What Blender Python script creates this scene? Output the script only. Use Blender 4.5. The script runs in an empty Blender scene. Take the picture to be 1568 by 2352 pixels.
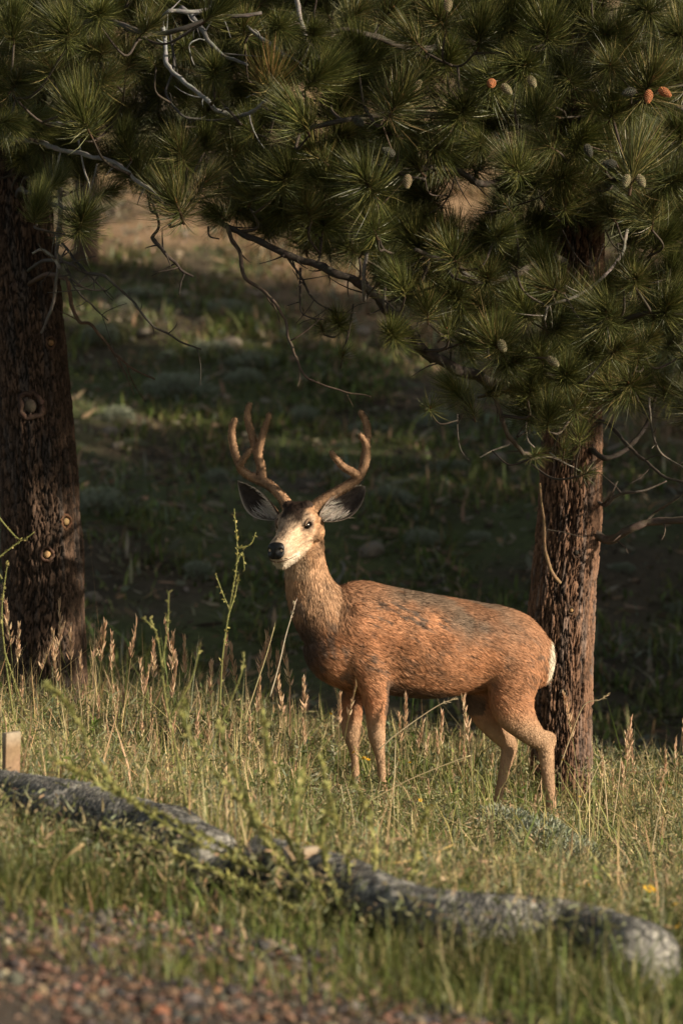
import bpy, math
import numpy as np
from mathutils import Vector, Matrix, Quaternion

# ------------------------------------------------------------------ camera, sky, sun, exposure
scene = bpy.context.scene
COL = scene.collection
CAM_Z = 1.35                    # lens height over the ground the deer stands on
FPX = 8820.0                    # focal length in photo pixels (1568 wide)
cam_d = bpy.data.cameras.new('camera')
cam = bpy.data.objects.new('camera', cam_d)
COL.objects.link(cam)
cam.location = (0, 0, CAM_Z)
cam.rotation_euler = (math.radians(90), 0, 0)
cam_d.sensor_width = 36.0
cam_d.lens = 135.0
cam_d.clip_end = 2000
cam_d.dof.use_dof = True
cam_d.dof.focus_distance = 17.35
cam_d.dof.aperture_fstop = 3.0
scene.camera = cam

SUN = np.array([0.885, -0.35, 0.36]); SUN = SUN / np.linalg.norm(SUN)
world = bpy.data.worlds.new('World'); scene.world = world
world.use_nodes = True
wn = world.node_tree.nodes; wl = world.node_tree.links
bg = wn['Background']
sky = wn.new('ShaderNodeTexSky'); sky.sky_type = 'NISHITA'; sky.sun_disc = False
sky.sun_elevation = math.asin(SUN[2]); sky.sun_rotation = math.atan2(SUN[0], SUN[1])
sky.altitude = 2200; sky.air_density = .7; sky.dust_density = 4.0; sky.ozone_density = 0.2
hs = wn.new('ShaderNodeHueSaturation'); hs.inputs['Saturation'].default_value = .45      # hazy late-day sky
wb = wn.new('ShaderNodeMix'); wb.data_type = 'RGBA'; wb.blend_type = 'MULTIPLY'; wb.inputs['Factor'].default_value = 1.0; wb.inputs['B'].default_value = (1.0, 1.0, .88, 1)
wl.new(sky.outputs[0], hs.inputs['Color']); wl.new(hs.outputs[0], wb.inputs['A']); wl.new(wb.outputs['Result'], bg.inputs[0]); bg.inputs[1].default_value = 0.08
sun_d = bpy.data.lights.new('sun', 'SUN'); sun_d.energy = 5.0; sun_d.angle = math.radians(0.6)
sun_d.color = (1.0, 0.86, 0.66)
sun = bpy.data.objects.new('sun', sun_d); COL.objects.link(sun)
sun.rotation_euler = Vector(-SUN).to_track_quat('-Z', 'Y').to_euler()
scene.view_settings.view_transform = 'Standard'
scene.view_settings.look = 'None'
scene.view_settings.exposure = 0.75
scene.view_settings.gamma = 1.0
scene.render.engine = 'CYCLES'
scene.cycles.use_denoising = True
scene.cycles.max_bounces = 6
scene.cycles.transparent_max_bounces = 6

# ------------------------------------------------------------------ helpers
R = np.random.default_rng(11)
def nrm(v):
    v = np.asarray(v, float); return v / (np.linalg.norm(v, axis=-1, keepdims=True) + 1e-12)
def at(px, py, d):
    """a photo pixel at a distance in metres -> a point of the place"""
    return np.array([(px - 784) / FPX * d, d, CAM_Z + (1176 - py) / FPX * d])
def to_px(P):
    return 784 + P[..., 0] / P[..., 1] * FPX, 1176 - (P[..., 2] - CAM_Z) / P[..., 1] * FPX
def sstep(a, b, x):
    t = np.clip((x - a) / (b - a), 0, 1); return t * t * (3 - 2 * t)
def _h(*k):
    s = np.zeros_like(np.asarray(k[0], float))
    for i, q in enumerate(k): s = s + np.asarray(q, float) * (127.1, 311.7, 74.7, 19.19)[i]
    v = np.sin(s) * 43758.5453; return v - np.floor(v)
def noise(P, f=1.0, seed=0.0):
    P = np.asarray(P, float) * f + seed * 7.31
    i = np.floor(P); u = P - i; u = u * u * (3 - 2 * u)
    r = 0
    for dx in (0, 1):
        for dy in (0, 1):
            for dz in (0, 1):
                w = (u[..., 0] if dx else 1 - u[..., 0]) * (u[..., 1] if dy else 1 - u[..., 1]) * (u[..., 2] if dz else 1 - u[..., 2])
                r = r + w * _h(i[..., 0] + dx, i[..., 1] + dy, i[..., 2] + dz)
    return r
def fbm(P, f=1.0, o=3, seed=0.0):
    return sum(noise(P, f * 2 ** k, seed + k) / 2 ** (k + 1) for k in range(o)) / (1 - 0.5 ** o)
def smooth_path(pts, n=6):
    """Catmull-Rom through rows of any width"""
    p = np.asarray(pts, float)
    if len(p) < 3:
        t = np.linspace(0, 1, n + 1)[:, None]; return p[0] * (1 - t) + p[-1] * t
    q = np.vstack([2 * p[0] - p[1], p, 2 * p[-1] - p[-2]]); out = []
    for i in range(1, len(q) - 2):
        t = np.linspace(0, 1, n, endpoint=False)[:, None]
        a, b, c, d = q[i - 1], q[i], q[i + 1], q[i + 2]
        out.append(0.5 * (2 * b + (c - a) * t + (2 * a - 5 * b + 4 * c - d) * t ** 2 + (3 * b - a - 3 * c + d) * t ** 3))
    out.append(p[-1:]); return np.vstack(out)

class Geo:
    def __init__(s): s.v = []; s.f = []; s.c = []; s.m = []; s.n = []; s.k = 0
    def add(s, V, F, col=(1, 1, 1), mat=0, nor=None):
        V = np.asarray(V, float).reshape(-1, 3); F = np.asarray(F, int).reshape(-1, 3)
        s.v.append(V); s.f.append(F + s.k); s.k += len(V)
        c = np.asarray(col, float); s.c.append(np.broadcast_to(c, (len(V), 3)) if c.ndim == 1 else c)
        s.m.append(np.full(len(F), mat)); s.n.append(nor if nor is not None else np.zeros((len(V), 3)))
    def mesh(s, name, mats, smooth=True, normals=False):
        V = np.vstack(s.v); F = np.vstack(s.f); C = np.vstack(s.c); M = np.concatenate(s.m)
        me = bpy.data.meshes.new(name)
        me.vertices.add(len(V)); me.vertices.foreach_set('co', V.astype(np.float32).ravel())
        me.loops.add(F.size); me.loops.foreach_set('vertex_index', F.astype(np.int32).ravel())
        me.polygons.add(len(F)); me.polygons.foreach_set('loop_start', (np.arange(len(F)) * 3).astype(np.int32))
        me.polygons.foreach_set('material_index', M.astype(np.int32))
        me.polygons.foreach_set('use_smooth', np.full(len(F), smooth))
        me.update(calc_edges=True)
        a = me.color_attributes.new('Col', 'FLOAT_COLOR', 'POINT')
        a.data.foreach_set('color', np.hstack([C, np.ones((len(C), 1))]).astype(np.float32).ravel())
        for m in (mats if isinstance(mats, (list, tuple)) else [mats]): me.materials.append(m)
        if normals: me.normals_split_custom_set_from_vertices(np.vstack(s.n).astype(np.float32))
        return me
    def obj(s, name, mats, parent=None, smooth=True, normals=False):
        return link(name, s.mesh(name, mats, smooth, normals), parent)
def link(name, data, parent=None):
    o = bpy.data.objects.new(name, data); COL.objects.link(o)
    if parent is not None:
        o.parent = parent; o.matrix_parent_inverse = world_of(parent).inverted()
    return o
WORLD_OF = {}
def world_of(o): return WORLD_OF.get(o.name, Matrix())
def thing(name, loc, label, cat, group=None):
    o = bpy.data.objects.new(name, None); COL.objects.link(o); o.location = loc; o.empty_display_size = 0.1
    WORLD_OF[o.name] = Matrix.Translation(Vector(loc)); return tag(o, label, cat, group)
def tag(o, label, cat, group=None):
    o['label'] = label; o['category'] = cat
    if group: o['group'] = group
    return o

def tube(pts, rad, seg=8, cap=True, bump=0.0, rng=R):
    """pts (n,3), rad (n,) -> closed tapered tube"""
    p = np.asarray(pts, float); n = len(p); rad = np.broadcast_to(np.asarray(rad, float), (n,))
    t = nrm(np.gradient(p, axis=0)); u = np.cross(t[0], [0.31, 0.2, 0.93]); u = nrm(u)
    th = np.arange(seg) / seg * 2 * np.pi; V = []
    for i in range(n):
        u = nrm(u - t[i] * (u @ t[i])); w = np.cross(t[i], u)
        r = rad[i] * (1 + bump * rng.uniform(-1, 1, seg)) if bump else rad[i]
        V.append(p[i] + (np.cos(th) * r)[:, None] * u + (np.sin(th) * r)[:, None] * w)
    V = np.vstack(V + ([p[:1], p[-1:]] if cap else []))
    return V, loft_faces(n, seg, cap)
def loft_faces(n, seg, cap=True):
    i = np.arange(n - 1)[:, None] * seg; j = np.arange(seg)[None]; j2 = (j + 1) % seg
    a, b, c, d = i + j, i + j2, i + seg + j2, i + seg + j
    F = [np.stack([a, b, c], -1).reshape(-1, 3), np.stack([a, c, d], -1).reshape(-1, 3)]
    if cap:
        j = np.arange(seg); j2 = (j + 1) % seg; k = n * seg
        F += [np.stack([j2, j, np.full(seg, k)], -1), np.stack([(n - 1) * seg + j, (n - 1) * seg + j2, np.full(seg, k + 1)], -1)]
    return np.vstack(F)
def loft(rings, sq=1.0):
    """list of (centre, axis A, axis B) ellipses -> closed body"""
    seg = 28; th = np.arange(seg) / seg * 2 * np.pi
    ct = np.sign(np.cos(th)) * np.abs(np.cos(th)) ** sq; st = np.sign(np.sin(th)) * np.abs(np.sin(th)) ** sq
    V = [np.asarray(c) + ct[:, None] * np.asarray(A) + st[:, None] * np.asarray(B) for c, A, B in rings]
    V += [np.asarray(rings[0][0])[None], np.asarray(rings[-1][0])[None]]
    return np.vstack(V), loft_faces(len(rings), seg)
ICO_V = None
def ico():
    global ICO_V, ICO_F
    if ICO_V is None:
        g = (1 + 5 ** .5) / 2
        ICO_V = nrm(np.array([(-1, g, 0), (1, g, 0), (-1, -g, 0), (1, -g, 0), (0, -1, g), (0, 1, g), (0, -1, -g), (0, 1, -g), (g, 0, -1), (g, 0, 1), (-g, 0, -1), (-g, 0, 1)], float))
        ICO_F = np.array([(0, 11, 5), (0, 5, 1), (0, 1, 7), (0, 7, 10), (0, 10, 11), (1, 5, 9), (5, 11, 4), (11, 10, 2), (10, 7, 6), (7, 1, 8), (3, 9, 4), (3, 4, 2), (3, 2, 6), (3, 6, 8), (3, 8, 9), (4, 9, 5), (2, 4, 11), (6, 2, 10), (8, 6, 7), (9, 8, 1)])
    return ICO_V, ICO_F
def ball(sub=2):
    V, F = ico(); V = V.copy(); F = F.copy()
    for _ in range(sub):
        e = {}; nv = list(V); nf = []
        def mid(a, b):
            k = (min(a, b), max(a, b))
            if k not in e: e[k] = len(nv); nv.append(nrm(nv[a] + nv[b]))
            return e[k]
        for a, b, c in F:
            x, y, z = mid(a, b), mid(b, c), mid(c, a); nf += [(a, x, z), (x, b, y), (z, y, c), (x, y, z)]
        V = np.array(nv); F = np.array(nf)
    return V, F
def strips(base, d, side, length, width, bend, col, nor=None, mid=0.5):
    """thin tapered blades: base (n,3), direction d, side vector, bend vector; 5 verts, 3 triangles each"""
    n = len(base); L = np.asarray(length).reshape(-1, 1); W = np.asarray(width).reshape(-1, 1) * 0.5
    m = base + d * L * mid + bend * L * mid * mid; t = base + d * L + bend * L
    V = np.stack([base - side * W * .8, base + side * W * .8, m + side * W, m - side * W, t], 1).reshape(-1, 3)
    k = (np.arange(n) * 5)[:, None]
    F = np.stack([k + [0, 1, 2], k + [0, 2, 3], k + [3, 2, 4]], 1).reshape(-1, 3)
    C = np.repeat(np.asarray(col), 5, 0) if np.ndim(col) == 2 else col
    return V, F, C, (np.repeat(nor, 5, 0) if nor is not None else None)
def rdirs(n, rng=R): return nrm(rng.normal(size=(n, 3)))
def pick(pal, n, w=None, jit=0.15, rng=R):
    c = np.asarray(pal, float)[rng.choice(len(pal), n, p=None if w is None else np.array(w) / sum(w))]
    return np.clip(c * (1 + rng.uniform(-jit, jit, (n, 1))) * (1 + rng.uniform(-jit, jit, (n, 3)) * .4), 0, 1)

# ------------------------------------------------------------------ materials
def mat(name, rough=0.85, transl=0.0, spec=0.2, grain=0.0, gscale=40.0, bump=0.0, objvar=0.0, tint=None, gdist=0.01):
    m = bpy.data.materials.new(name); m.use_nodes = True
    N = m.node_tree.nodes; L = m.node_tree.links; P = N['Principled BSDF']; out = N['Material Output']
    P.inputs['Roughness'].default_value = rough; P.inputs['Specular IOR Level'].default_value = spec
    if tint is None:
        a = N.new('ShaderNodeVertexColor'); a.layer_name = 'Col'; c = a.outputs[0]
    else:
        a = N.new('ShaderNodeRGB'); a.outputs[0].default_value = (*tint, 1); c = a.outputs[0]
    if grain or bump:
        tc = N.new('ShaderNodeTexCoord'); nz = N.new('ShaderNodeTexNoise'); nz.inputs['Scale'].default_value = gscale
        nz.inputs['Detail'].default_value = 5; nz.inputs['Roughness'].default_value = .65
        L.new(tc.outputs['Object'], nz.inputs['Vector'])
    if grain:
        mr = N.new('ShaderNodeMapRange'); mr.inputs['From Min'].default_value = .3; mr.inputs['From Max'].default_value = .7
        mr.inputs['To Min'].default_value = 1 - grain; mr.inputs['To Max'].default_value = 1 + grain
        L.new(nz.outputs['Fac'], mr.inputs['Value'])
        mx = N.new('ShaderNodeVectorMath'); mx.operation = 'SCALE'; L.new(c, mx.inputs[0]); L.new(mr.outputs[0], mx.inputs['Scale']); c = mx.outputs[0]
    if objvar:
        oi = N.new('ShaderNodeObjectInfo'); mr = N.new('ShaderNodeMapRange')
        mr.inputs['To Min'].default_value = 1 - objvar; mr.inputs['To Max'].default_value = 1 + objvar
        L.new(oi.outputs['Random'], mr.inputs['Value'])
        mx = N.new('ShaderNodeVectorMath'); mx.operation = 'SCALE'; L.new(c, mx.inputs[0]); L.new(mr.outputs[0], mx.inputs['Scale']); c = mx.outputs[0]
    L.new(c, P.inputs['Base Color'])
    if bump:
        b = N.new('ShaderNodeBump'); b.inputs['Strength'].default_value = bump; b.inputs['Distance'].default_value = gdist
        L.new(nz.outputs['Fac'], b.inputs['Height']); L.new(b.outputs[0], P.inputs['Normal'])
    if transl:
        t = N.new('ShaderNodeBsdfTranslucent'); L.new(c, t.inputs[0]); mxs = N.new('ShaderNodeMixShader'); mxs.inputs[0].default_value = transl
        L.new(P.outputs[0], mxs.inputs[1]); L.new(t.outputs[0], mxs.inputs[2]); L.new(mxs.outputs[0], out.inputs[0])
    return m
M_ground = mat('soil', .95, grain=.35, gscale=14, bump=.6, gdist=.03)
M_grass = mat('grass_blade', .6, transl=.3, spec=.25)
M_needle = mat('pine_needle', .45, transl=.12, spec=.35, objvar=.28)
M_bark = mat('pine_bark', .9, grain=.3, gscale=60, bump=.5, gdist=.006)
M_twig = mat('dead_twig', .85, grain=.3, gscale=120, bump=.3, gdist=.002)
M_cone = mat('cone_scale', .7, grain=.15, gscale=200)
M_fur = mat('deer_fur', .65, spec=.15, transl=.0)
M_skin = mat('deer_coat', .8, spec=.1, grain=.2, gscale=180)
M_velvet = mat('antler_velvet', .9, spec=.08, grain=.3, gscale=220, bump=.4, gdist=.002)
M_ear = mat('ear_skin', .85, spec=.1, grain=.2, gscale=150)
M_eye = mat('eye_gloss', .12, spec=.35, tint=(.006, .004, .003))
M_nose = mat('wet_nose', .52, spec=.35, tint=(.008, .008, .009), bump=.35, gscale=300, gdist=.001)
M_hoof = mat('hoof_horn', .4, spec=.4, tint=(.02, .016, .013))
M_stone = mat('stone', .9, grain=.2, gscale=90, bump=.3, gdist=.003)
M_roll = mat('straw_netting', .95, grain=.35, gscale=120, bump=.8, gdist=.008)
M_wood = mat('stake_wood', .85, grain=.25, gscale=70, bump=.3, gdist=.002)
M_sage = mat('sage_leaf', .75, transl=.15, spec=.1)
M_petal = mat('yellow_petal', .6, transl=.2)

# ------------------------------------------------------------------ terrain
def gz(x, y):
    x = np.asarray(x, float); y = np.asarray(y, float)
    cross = -.5 * np.tanh(.27 * x)
    dip = -.55 * sstep(19.8, 24.5, y)
    t = y - 24.5; rise = .25 * (np.sqrt(t * t + 4) + t) * .5
    rise = np.where(y > 100, .25 * 75.5 + (y - 100) * .06, rise)
    P = np.stack([x, y, np.zeros_like(x)], -1)
    und = (fbm(P, .9, 3, 3) - .5) * .09 * sstep(8, 11, y) + (fbm(P, .22, 3, 5) - .5) * 1.1 * sstep(24, 32, y)
    return cross + dip + rise + und
def hit(px, py, up=0.0, lo=6., hi=23.):
    """first point along the pixel's ray that is `up` metres over the ground"""
    d = np.linspace(lo, hi, 700); x = (px - 784) / FPX * d; z = CAM_Z + (1176 - py) / FPX * d
    k = np.argmax(z < gz(x, d) + up); return np.array([x[k], d[k], z[k]])
def gravel_amt(x, y):
    P = np.stack([x, y, x * 0], -1); w = (fbm(P, 1.6, 3, 9) - .5)
    edge = np.where(x < -.5, 12.0, 12.0 - (x + .5) * 1.9) + w * 1.6
    return 1 - sstep(-.25, .3, y - edge)
def axis(*spans):
    return np.unique(np.concatenate([np.arange(a, b, s) for a, b, s in spans]).round(4))
gx = axis((-220, -40, 15), (-40, -8, 2), (-8, -2.6, .4), (-2.6, 2.6, .07), (2.6, 8, .4), (8, 40, 2), (40, 221, 15))
gy = axis((-80, 4, 4), (4, 9, .5), (9, 24, .07), (24, 62, .35), (62, 110, 2), (110, 500, 15))
X, Y = np.meshgrid(gx, gy); Z = gz(X, Y); V = np.stack([X, Y, Z], -1).reshape(-1, 3)
ny, nx = X.shape; i = np.arange(ny - 1)[:, None] * nx + np.arange(nx - 1)[None]
F = np.concatenate([np.stack([i, i + 1, i + nx + 1], -1).reshape(-1, 3), np.stack([i, i + nx + 1, i + nx], -1).reshape(-1, 3)])
ga = gravel_amt(V[:, 0], V[:, 1])[:, None]
n1 = fbm(V, .45, 3, 2)[:, None]; n2 = fbm(V, 1.3, 3, 4)[:, None]
soil = np.array([.055, .045, .028]) * (1 - n2) * 1.6 + np.array([.075, .075, .03]) * n2
far = sstep(24, 28, V[:, 1])[:, None]
dry = sstep(.42, .58, n1 * .75 + .25 * n2) * sstep(38, 41, V[:, 1] + V[:, 0] * 1.2 + (n1[:, 0] - .5) * 6)[:, None]
brn = sstep(.48, .62, fbm(V, .8, 3, 14))[:, None]
farc = (np.array([.065, .075, .028]) * (1 - brn) + np.array([.075, .058, .038]) * brn) * (.6 + n2 * .8) * (1 - dry) + np.array([.26, .17, .10]) * dry
c = soil * (1 - far) + farc * far
c = c * (1 - ga) + np.array([.065, .050, .038]) * ga
g = Geo(); g.add(V, F, c); ground = g.obj('ground', M_ground); ground['kind'] = 'structure'
ground['label'] = 'grassy soil running from the gravel up the hillside'

# ------------------------------------------------------------------ gravel
n = 34000
x = R.uniform(-1.9, 1.7, n); y = R.uniform(9.3, 14.0, n) ** 1.0
keep = (gravel_amt(x, y) * (.75 - .25 * sstep(10.5, 13, y)) * (.35 + 1.1 * sstep(.35, .6, fbm(np.stack([x, y, x * 0], -1), 2.2, 3, 55))) + .10 * (y < 12.9)) > R.random(n); x, y = x[keep], y[keep]; n = len(x)
iv, if_ = ico(); s = R.lognormal(math.log(.0064), .55, n).clip(.0022, .026)
sc = s[:, None] * R.uniform(.65, 1.3, (n, 3)) * [1, 1, .75]
rot = R.uniform(0, 6.28, n); V = iv[None] * (1 + R.uniform(-.25, .25, (n, 12, 1))) * sc[:, None]
cx, sx = np.cos(rot)[:, None], np.sin(rot)[:, None]
V = np.stack([V[..., 0] * cx - V[..., 1] * sx, V[..., 0] * sx + V[..., 1] * cx, V[..., 2]], -1)
V += np.stack([x, y, gz(x, y) + s * .35], -1)[:, None]
F = if_[None] + (np.arange(n) * 12)[:, None, None]
pal = [(.26, .15, .105), (.32, .21, .145), (.13, .125, .12), (.075, .08, .085), (.20, .165, .13), (.40, .31, .24), (.10, .07, .05), (.32, .15, .09)]
g = Geo(); g.add(V.reshape(-1, 3), F.reshape(-1, 3), np.repeat(pick(pal, n, (3, 2.4, 3.5, 4, 3, .7, 4, 1.0), .3) @ (np.eye(3) * .55 + .04) * [1.05, .95, .86], 12, 0))
gravel = g.obj('gravel', M_stone, smooth=False); gravel['kind'] = 'stuff'; gravel['label'] = 'pink, tan and grey loose gravel'; gravel['category'] = 'gravel'

# ------------------------------------------------------------------ grass
ROLL_A = [(-120, 1812), (-40, 1822), (40, 1838), (120, 1856), (200, 1872), (280, 1890), (360, 1912), (430, 1942), (490, 1975)]
ROLL_B = [(572, 1985), (640, 1998), (720, 2022), (800, 2052), (880, 2082), (960, 2104), (1050, 2122), (1140, 2132), (1240, 2142), (1330, 2156), (1410, 2178), (1480, 2208)]
ROLL_R = .112
ROLL_P = [np.array([hit(a, b, ROLL_R * .9) for a, b in rw]) for rw in (ROLL_A, ROLL_B)]
RX = np.vstack([smooth_path(p, 8) for p in ROLL_P]); RX = RX[np.argsort(RX[:, 0])]
def roll_gap(x, y): return y - np.interp(x, RX[:, 0], RX[:, 1])      # < 0 on the road side of the rolls
def trim(x, y):
    # blades cannot grow under the rolls; on the road side they stay short and thin
    q = roll_gap(x, y); k = (np.abs(q) > .125) & ~((np.abs(x + .0864 * y) < .075) & (q < .14) & (q > -.14)) & ~((np.abs(x + .00907 * y) < .07) & (q < 0) & (q > -.40)) & ~((q < 0) & (q > -.55) & (R.random(len(x)) < .72)); return k
def blades(g, x, y, h, w, col, lean=.35, segs_mid=.5, lift=0.0):
    n = len(x); a = R.uniform(0, 6.28, n); ln = np.abs(R.normal(0, lean, n))
    hd = np.stack([np.cos(a), np.sin(a), np.zeros(n)], -1)
    d = nrm(hd * (ln * .6)[:, None] + [0, 0, 1]); tw = a + R.normal(1.57, .5, n)
    side = np.stack([np.cos(tw), np.sin(tw), np.zeros(n)], -1)
    bend = hd * (ln * .8)[:, None] + np.stack([0 * a, 0 * a, -.5 * np.minimum(ln, 1.2)], -1) * .6
    base = np.stack([x, y, gz(x, y) - .01 + lift], -1)
    V, F, C, _ = strips(base, d, side, h, w, bend, col, mid=segs_mid); g.add(V, F, C)
def field(n, y0, y1, m=1.25, extra=.25):
    y = np.sqrt(R.uniform(y0 ** 2, y1 ** 2, n)); x = R.uniform(-1, 1, n) * (y * .0889 * m + extra); return x, y
GREEN = [(.125, .165, .036), (.160, .195, .046), (.19, .21, .060), (.085, .118, .028), (.23, .225, .080)]
TAN = [(.52, .39, .20), (.62, .48, .27), (.47, .31, .17), (.43, .36, .16)]
GREY = [(.20, .21, .13), (.26, .26, .17), (.15, .17, .09)]
g = Geo()
# low mat, then taller blades, in patches
x, y = field(165000, 10.2, 21.8); P = np.stack([x, y, x * 0], -1); pn = fbm(P, .9, 3, 21); pt = fbm(P, 2.2, 2, 31)
dens = (1 - .86 * gravel_amt(x, y)) * (.5 + .9 * sstep(.3, .6, pn)); k = R.random(len(x)) < dens * .95
k &= trim(x, y)
x, y, pn, pt = x[k], y[k], pn[k], pt[k]; n = len(x)
near = 1 - sstep(12.2, 13.6, y)
h = R.gamma(3.2, .043, n) * (.55 + .95 * pt) * (1 - .5 * (roll_gap(x, y) < 0)) * (1 + .5 * (x > .55) * (roll_gap(x, y) < -.4)) * (1 + .35 * sstep(.2, -1.4, x) * sstep(17, 19, y))
isd = R.random(n) < (.17 + .38 * sstep(.45, .68, pn)) * (1 - .5 * near)
legz = lambda x, y: sstep(-.35, -.05, x) * (1 - sstep(1.15, 1.4, x)) * sstep(13.8, 14.8, y) * (1 - sstep(18.2, 18.8, y))
h = h * (1 - .58 * sstep(-.35, -.05, x) * (1 - sstep(1.15, 1.4, x)) * sstep(13.8, 14.8, y) * (1 - sstep(18.2, 18.8, y)))
isd |= R.random(n) < .5 * sstep(.18, .30, h) * (1 - near)
col = np.where(isd[:, None], pick(TAN, n, jit=.25), pick(GREEN, n, jit=.28))
isg = R.random(n) < .18; col = np.where(isg[:, None], pick(GREY, n), col)
blades(g, x, y, h, R.uniform(.0035, .0075, n), col, .75)
x, y = field(2600, 12.6, 20.8); k = (R.random(len(x)) > gravel_amt(x, y)) & trim(x, y) & (fbm(np.stack([x, y, x * 0], -1), 1.1, 2, 91) > R.uniform(.3, .6, len(x))); x, y = x[k], y[k]; n = len(x)
blades(g, x, y, R.uniform(.2, .46, n) * (1 - .35 * (roll_gap(x, y) < .2)), R.uniform(.003, .0055, n), pick([(.36, .33, .13), (.24, .26, .08), (.55, .43, .24), (.30, .29, .10)], n, jit=.2), .8, .55)
# small leaves and bits among the blades
x, y = field(160000, 11.2, 21.0); k = (R.random(len(x)) > gravel_amt(x, y)) & trim(x, y) & (fbm(np.stack([x, y, x * 0], -1), 3.5, 2, 77) > R.uniform(.3, .75, len(x))); x, y = x[k], y[k]; n = len(x)
hz = R.uniform(.02, .24, n) * (1 - .55 * legz(x, y)) * (.5 + fbm(np.stack([x, y, x * 0], -1), 1.2, 2, 8))
d = nrm(rdirs(n) + [0, 0, .4]); sd = nrm(np.cross(d, rdirs(n)))
col = pick([(.16, .17, .07), (.30, .27, .14), (.42, .33, .19), (.38, .25, .15), (.20, .21, .12), (.11, .12, .04)], n, (3, 2, 2, 1.2, 3, 3))
V, F, C, _ = strips(np.stack([x, y, gz(x, y) + hz], -1), d, sd, R.gamma(3, .009, n).clip(.008, .06), R.uniform(.003, .009, n), rdirs(n) * .3, col); g.add(V, F, C)
# leafy herbs: short stems set with small leaves
for _ in range(420):
    x0, y0 = field(1, 11.8, 20.6); x0, y0 = float(x0[0]), float(y0[0])
    if gravel_amt(np.array([x0]), np.array([y0]))[0] > .4 or abs(float(roll_gap(x0, y0))) < .14: continue
    hh = R.uniform(.10, .30) * (1 - .5 * float(legz(x0, y0))) * (1 if roll_gap(x0, y0) > 0 else .55); b0 = np.array([x0, y0, float(gz(x0, y0))]); dv = np.array([R.normal(0, .3), R.normal(0, .3), 1.]) * hh
    m = int(R.integers(14, 34)); u = R.uniform(.15, 1, m)[:, None]; d = nrm(rdirs(m) + [0, 0, .5]); cc = np.array(GREY + GREEN + [(.42, .33, .19)])[R.integers(0, 9)]
    V, F, C, _ = strips(b0 + dv * u + R.normal(0, .008, (m, 3)), d, nrm(np.cross(d, rdirs(m))), R.uniform(.02, .045, m), R.uniform(.005, .012, m), rdirs(m) * .2, pick([cc], m, jit=.25)); g.add(V, F, C)
    V, F = tube([b0, b0 + dv * .5, b0 + dv], [.0022, .0018, .001], 4); g.add(V, F, cc)
# loose tussock tufts on the gravel side and long grass low on the road slope, its dark greens standing in for shade
for (px, py, cnt, hh, rad) in [(60, 2060, 500, .17, .10), (160, 2070, 500, .16, .11), (10, 2090, 300, .14, .1), (330, 2230, 220, .09, .10), (420, 2240, 220, .09, .1), (520, 2230, 160, .08, .1), (640, 2120, 300, .12, .12), (1060, 2270, 500, .2, .16), (1180, 2290, 500, .2, .16), (1290, 2260, 500, .22, .16), (1400, 2260, 500, .23, .16), (1500, 2250, 500, .24, .16), (1540, 2330, 400, .2, .16), (1330, 2340, 400, .2, .16), (960, 2290, 250, .14, .13), (900, 2180, 300, .14, .13), (1080, 2190, 300, .15, .13), (80, 1900, 350, .13, .16), (220, 1930, 350, .13, .14), (380, 1960, 300, .13, .13), (1000, 2100, 200, .14, .12), (1130, 2190, 200, .13, .12), (20, 1880, 300, .13, .14), (560, 2060, 300, .15, .12), (760, 2130, 300, .14, .12), (860, 2330, 120, .14, .12), (1240, 2200, 300, .16, .15), (1420, 2210, 300, .18, .15), (500, 2000, 350, .16, .10), (540, 1990, 300, .16, .08), (1500, 2215, 700, .24, .12), (1440, 2215, 500, .2, .12), (1380, 2210, 300, .17, .1), (1560, 2200, 500, .24, .12), (60, 1930, 300, .12, .12), (0, 1930, 300, .12, .12), (150, 1950, 300, .11, .12), (700, 2080, 250, .12, .12), (880, 2140, 300, .13, .12), (980, 2160, 300, .13, .12), (1180, 2200, 300, .15, .12), (1320, 2215, 350, .17, .12)]:
    c0 = hit(px, py); cnt = int(cnt * .6); x = c0[0] + R.normal(0, rad * 1.3, cnt); y = c0[1] + R.normal(0, rad * 1.3, cnt); kk = (np.abs(roll_gap(x, y)) > .125) & ~((roll_gap(x, y) < 0) & (roll_gap(x, y) > -.30) & (R.random(cnt) < .2)); x, y = x[kk], y[kk]; cnt = len(x)
    blades(g, x, y, R.uniform(.5, 1.25, cnt) * hh, R.uniform(.0035, .007, cnt), pick([(.075, .085, .02), (.10, .11, .028), (.055, .065, .016), (.15, .14, .05), (.30, .24, .12)], cnt, (3, 3, 3, 2, 1)), .8)
grass = g.obj('grass', M_grass); grass['kind'] = 'stuff'; grass['label'] = 'mixed green and straw coloured meadow grass around the deer'; grass['category'] = 'grass'
# hillside grass
g = Geo()
x, y = field(190000, 22, 50, 1.5, .8); P = np.stack([x, y, x * 0], -1); pn = fbm(P, .5, 3, 17); n = len(x)
dr = sstep(38, 41, y + x * 1.2 + (fbm(P, .45, 3, 2) - .5) * 6)
isd = R.random(n) < (.10 + .8 * dr * sstep(.3, .55, pn))
col = np.where(isd[:, None], pick([(.33, .22, .13), (.38, .26, .15), (.24, .16, .09)], n), pick([(.14, .175, .050), (.18, .21, .062), (.10, .125, .04), (.16, .165, .06)], n, jit=.35))
patch = fbm(P, .9, 3, 19)
col = np.where((R.random(n) < .10 + .5 * sstep(.5, .66, patch))[:, None], pick([(.24, .26, .18), (.17, .135, .085), (.28, .25, .17), (.12, .10, .065)], n, jit=.35), col)
tus = fbm(P, 2.6, 2, 29)
keep = R.random(n) < (.12 + 1.1 * sstep(.36, .56, pn) * (1 - .5 * sstep(.52, .66, patch))) * (.15 + 1.1 * sstep(.40, .60, tus))
blades(g, x[keep], y[keep], (R.gamma(4, .032, n) * (.4 + .6 * pn + .25 * sstep(.45, .65, tus)))[keep], R.uniform(.012, .028, n)[keep], col[keep], 1.1)
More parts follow.
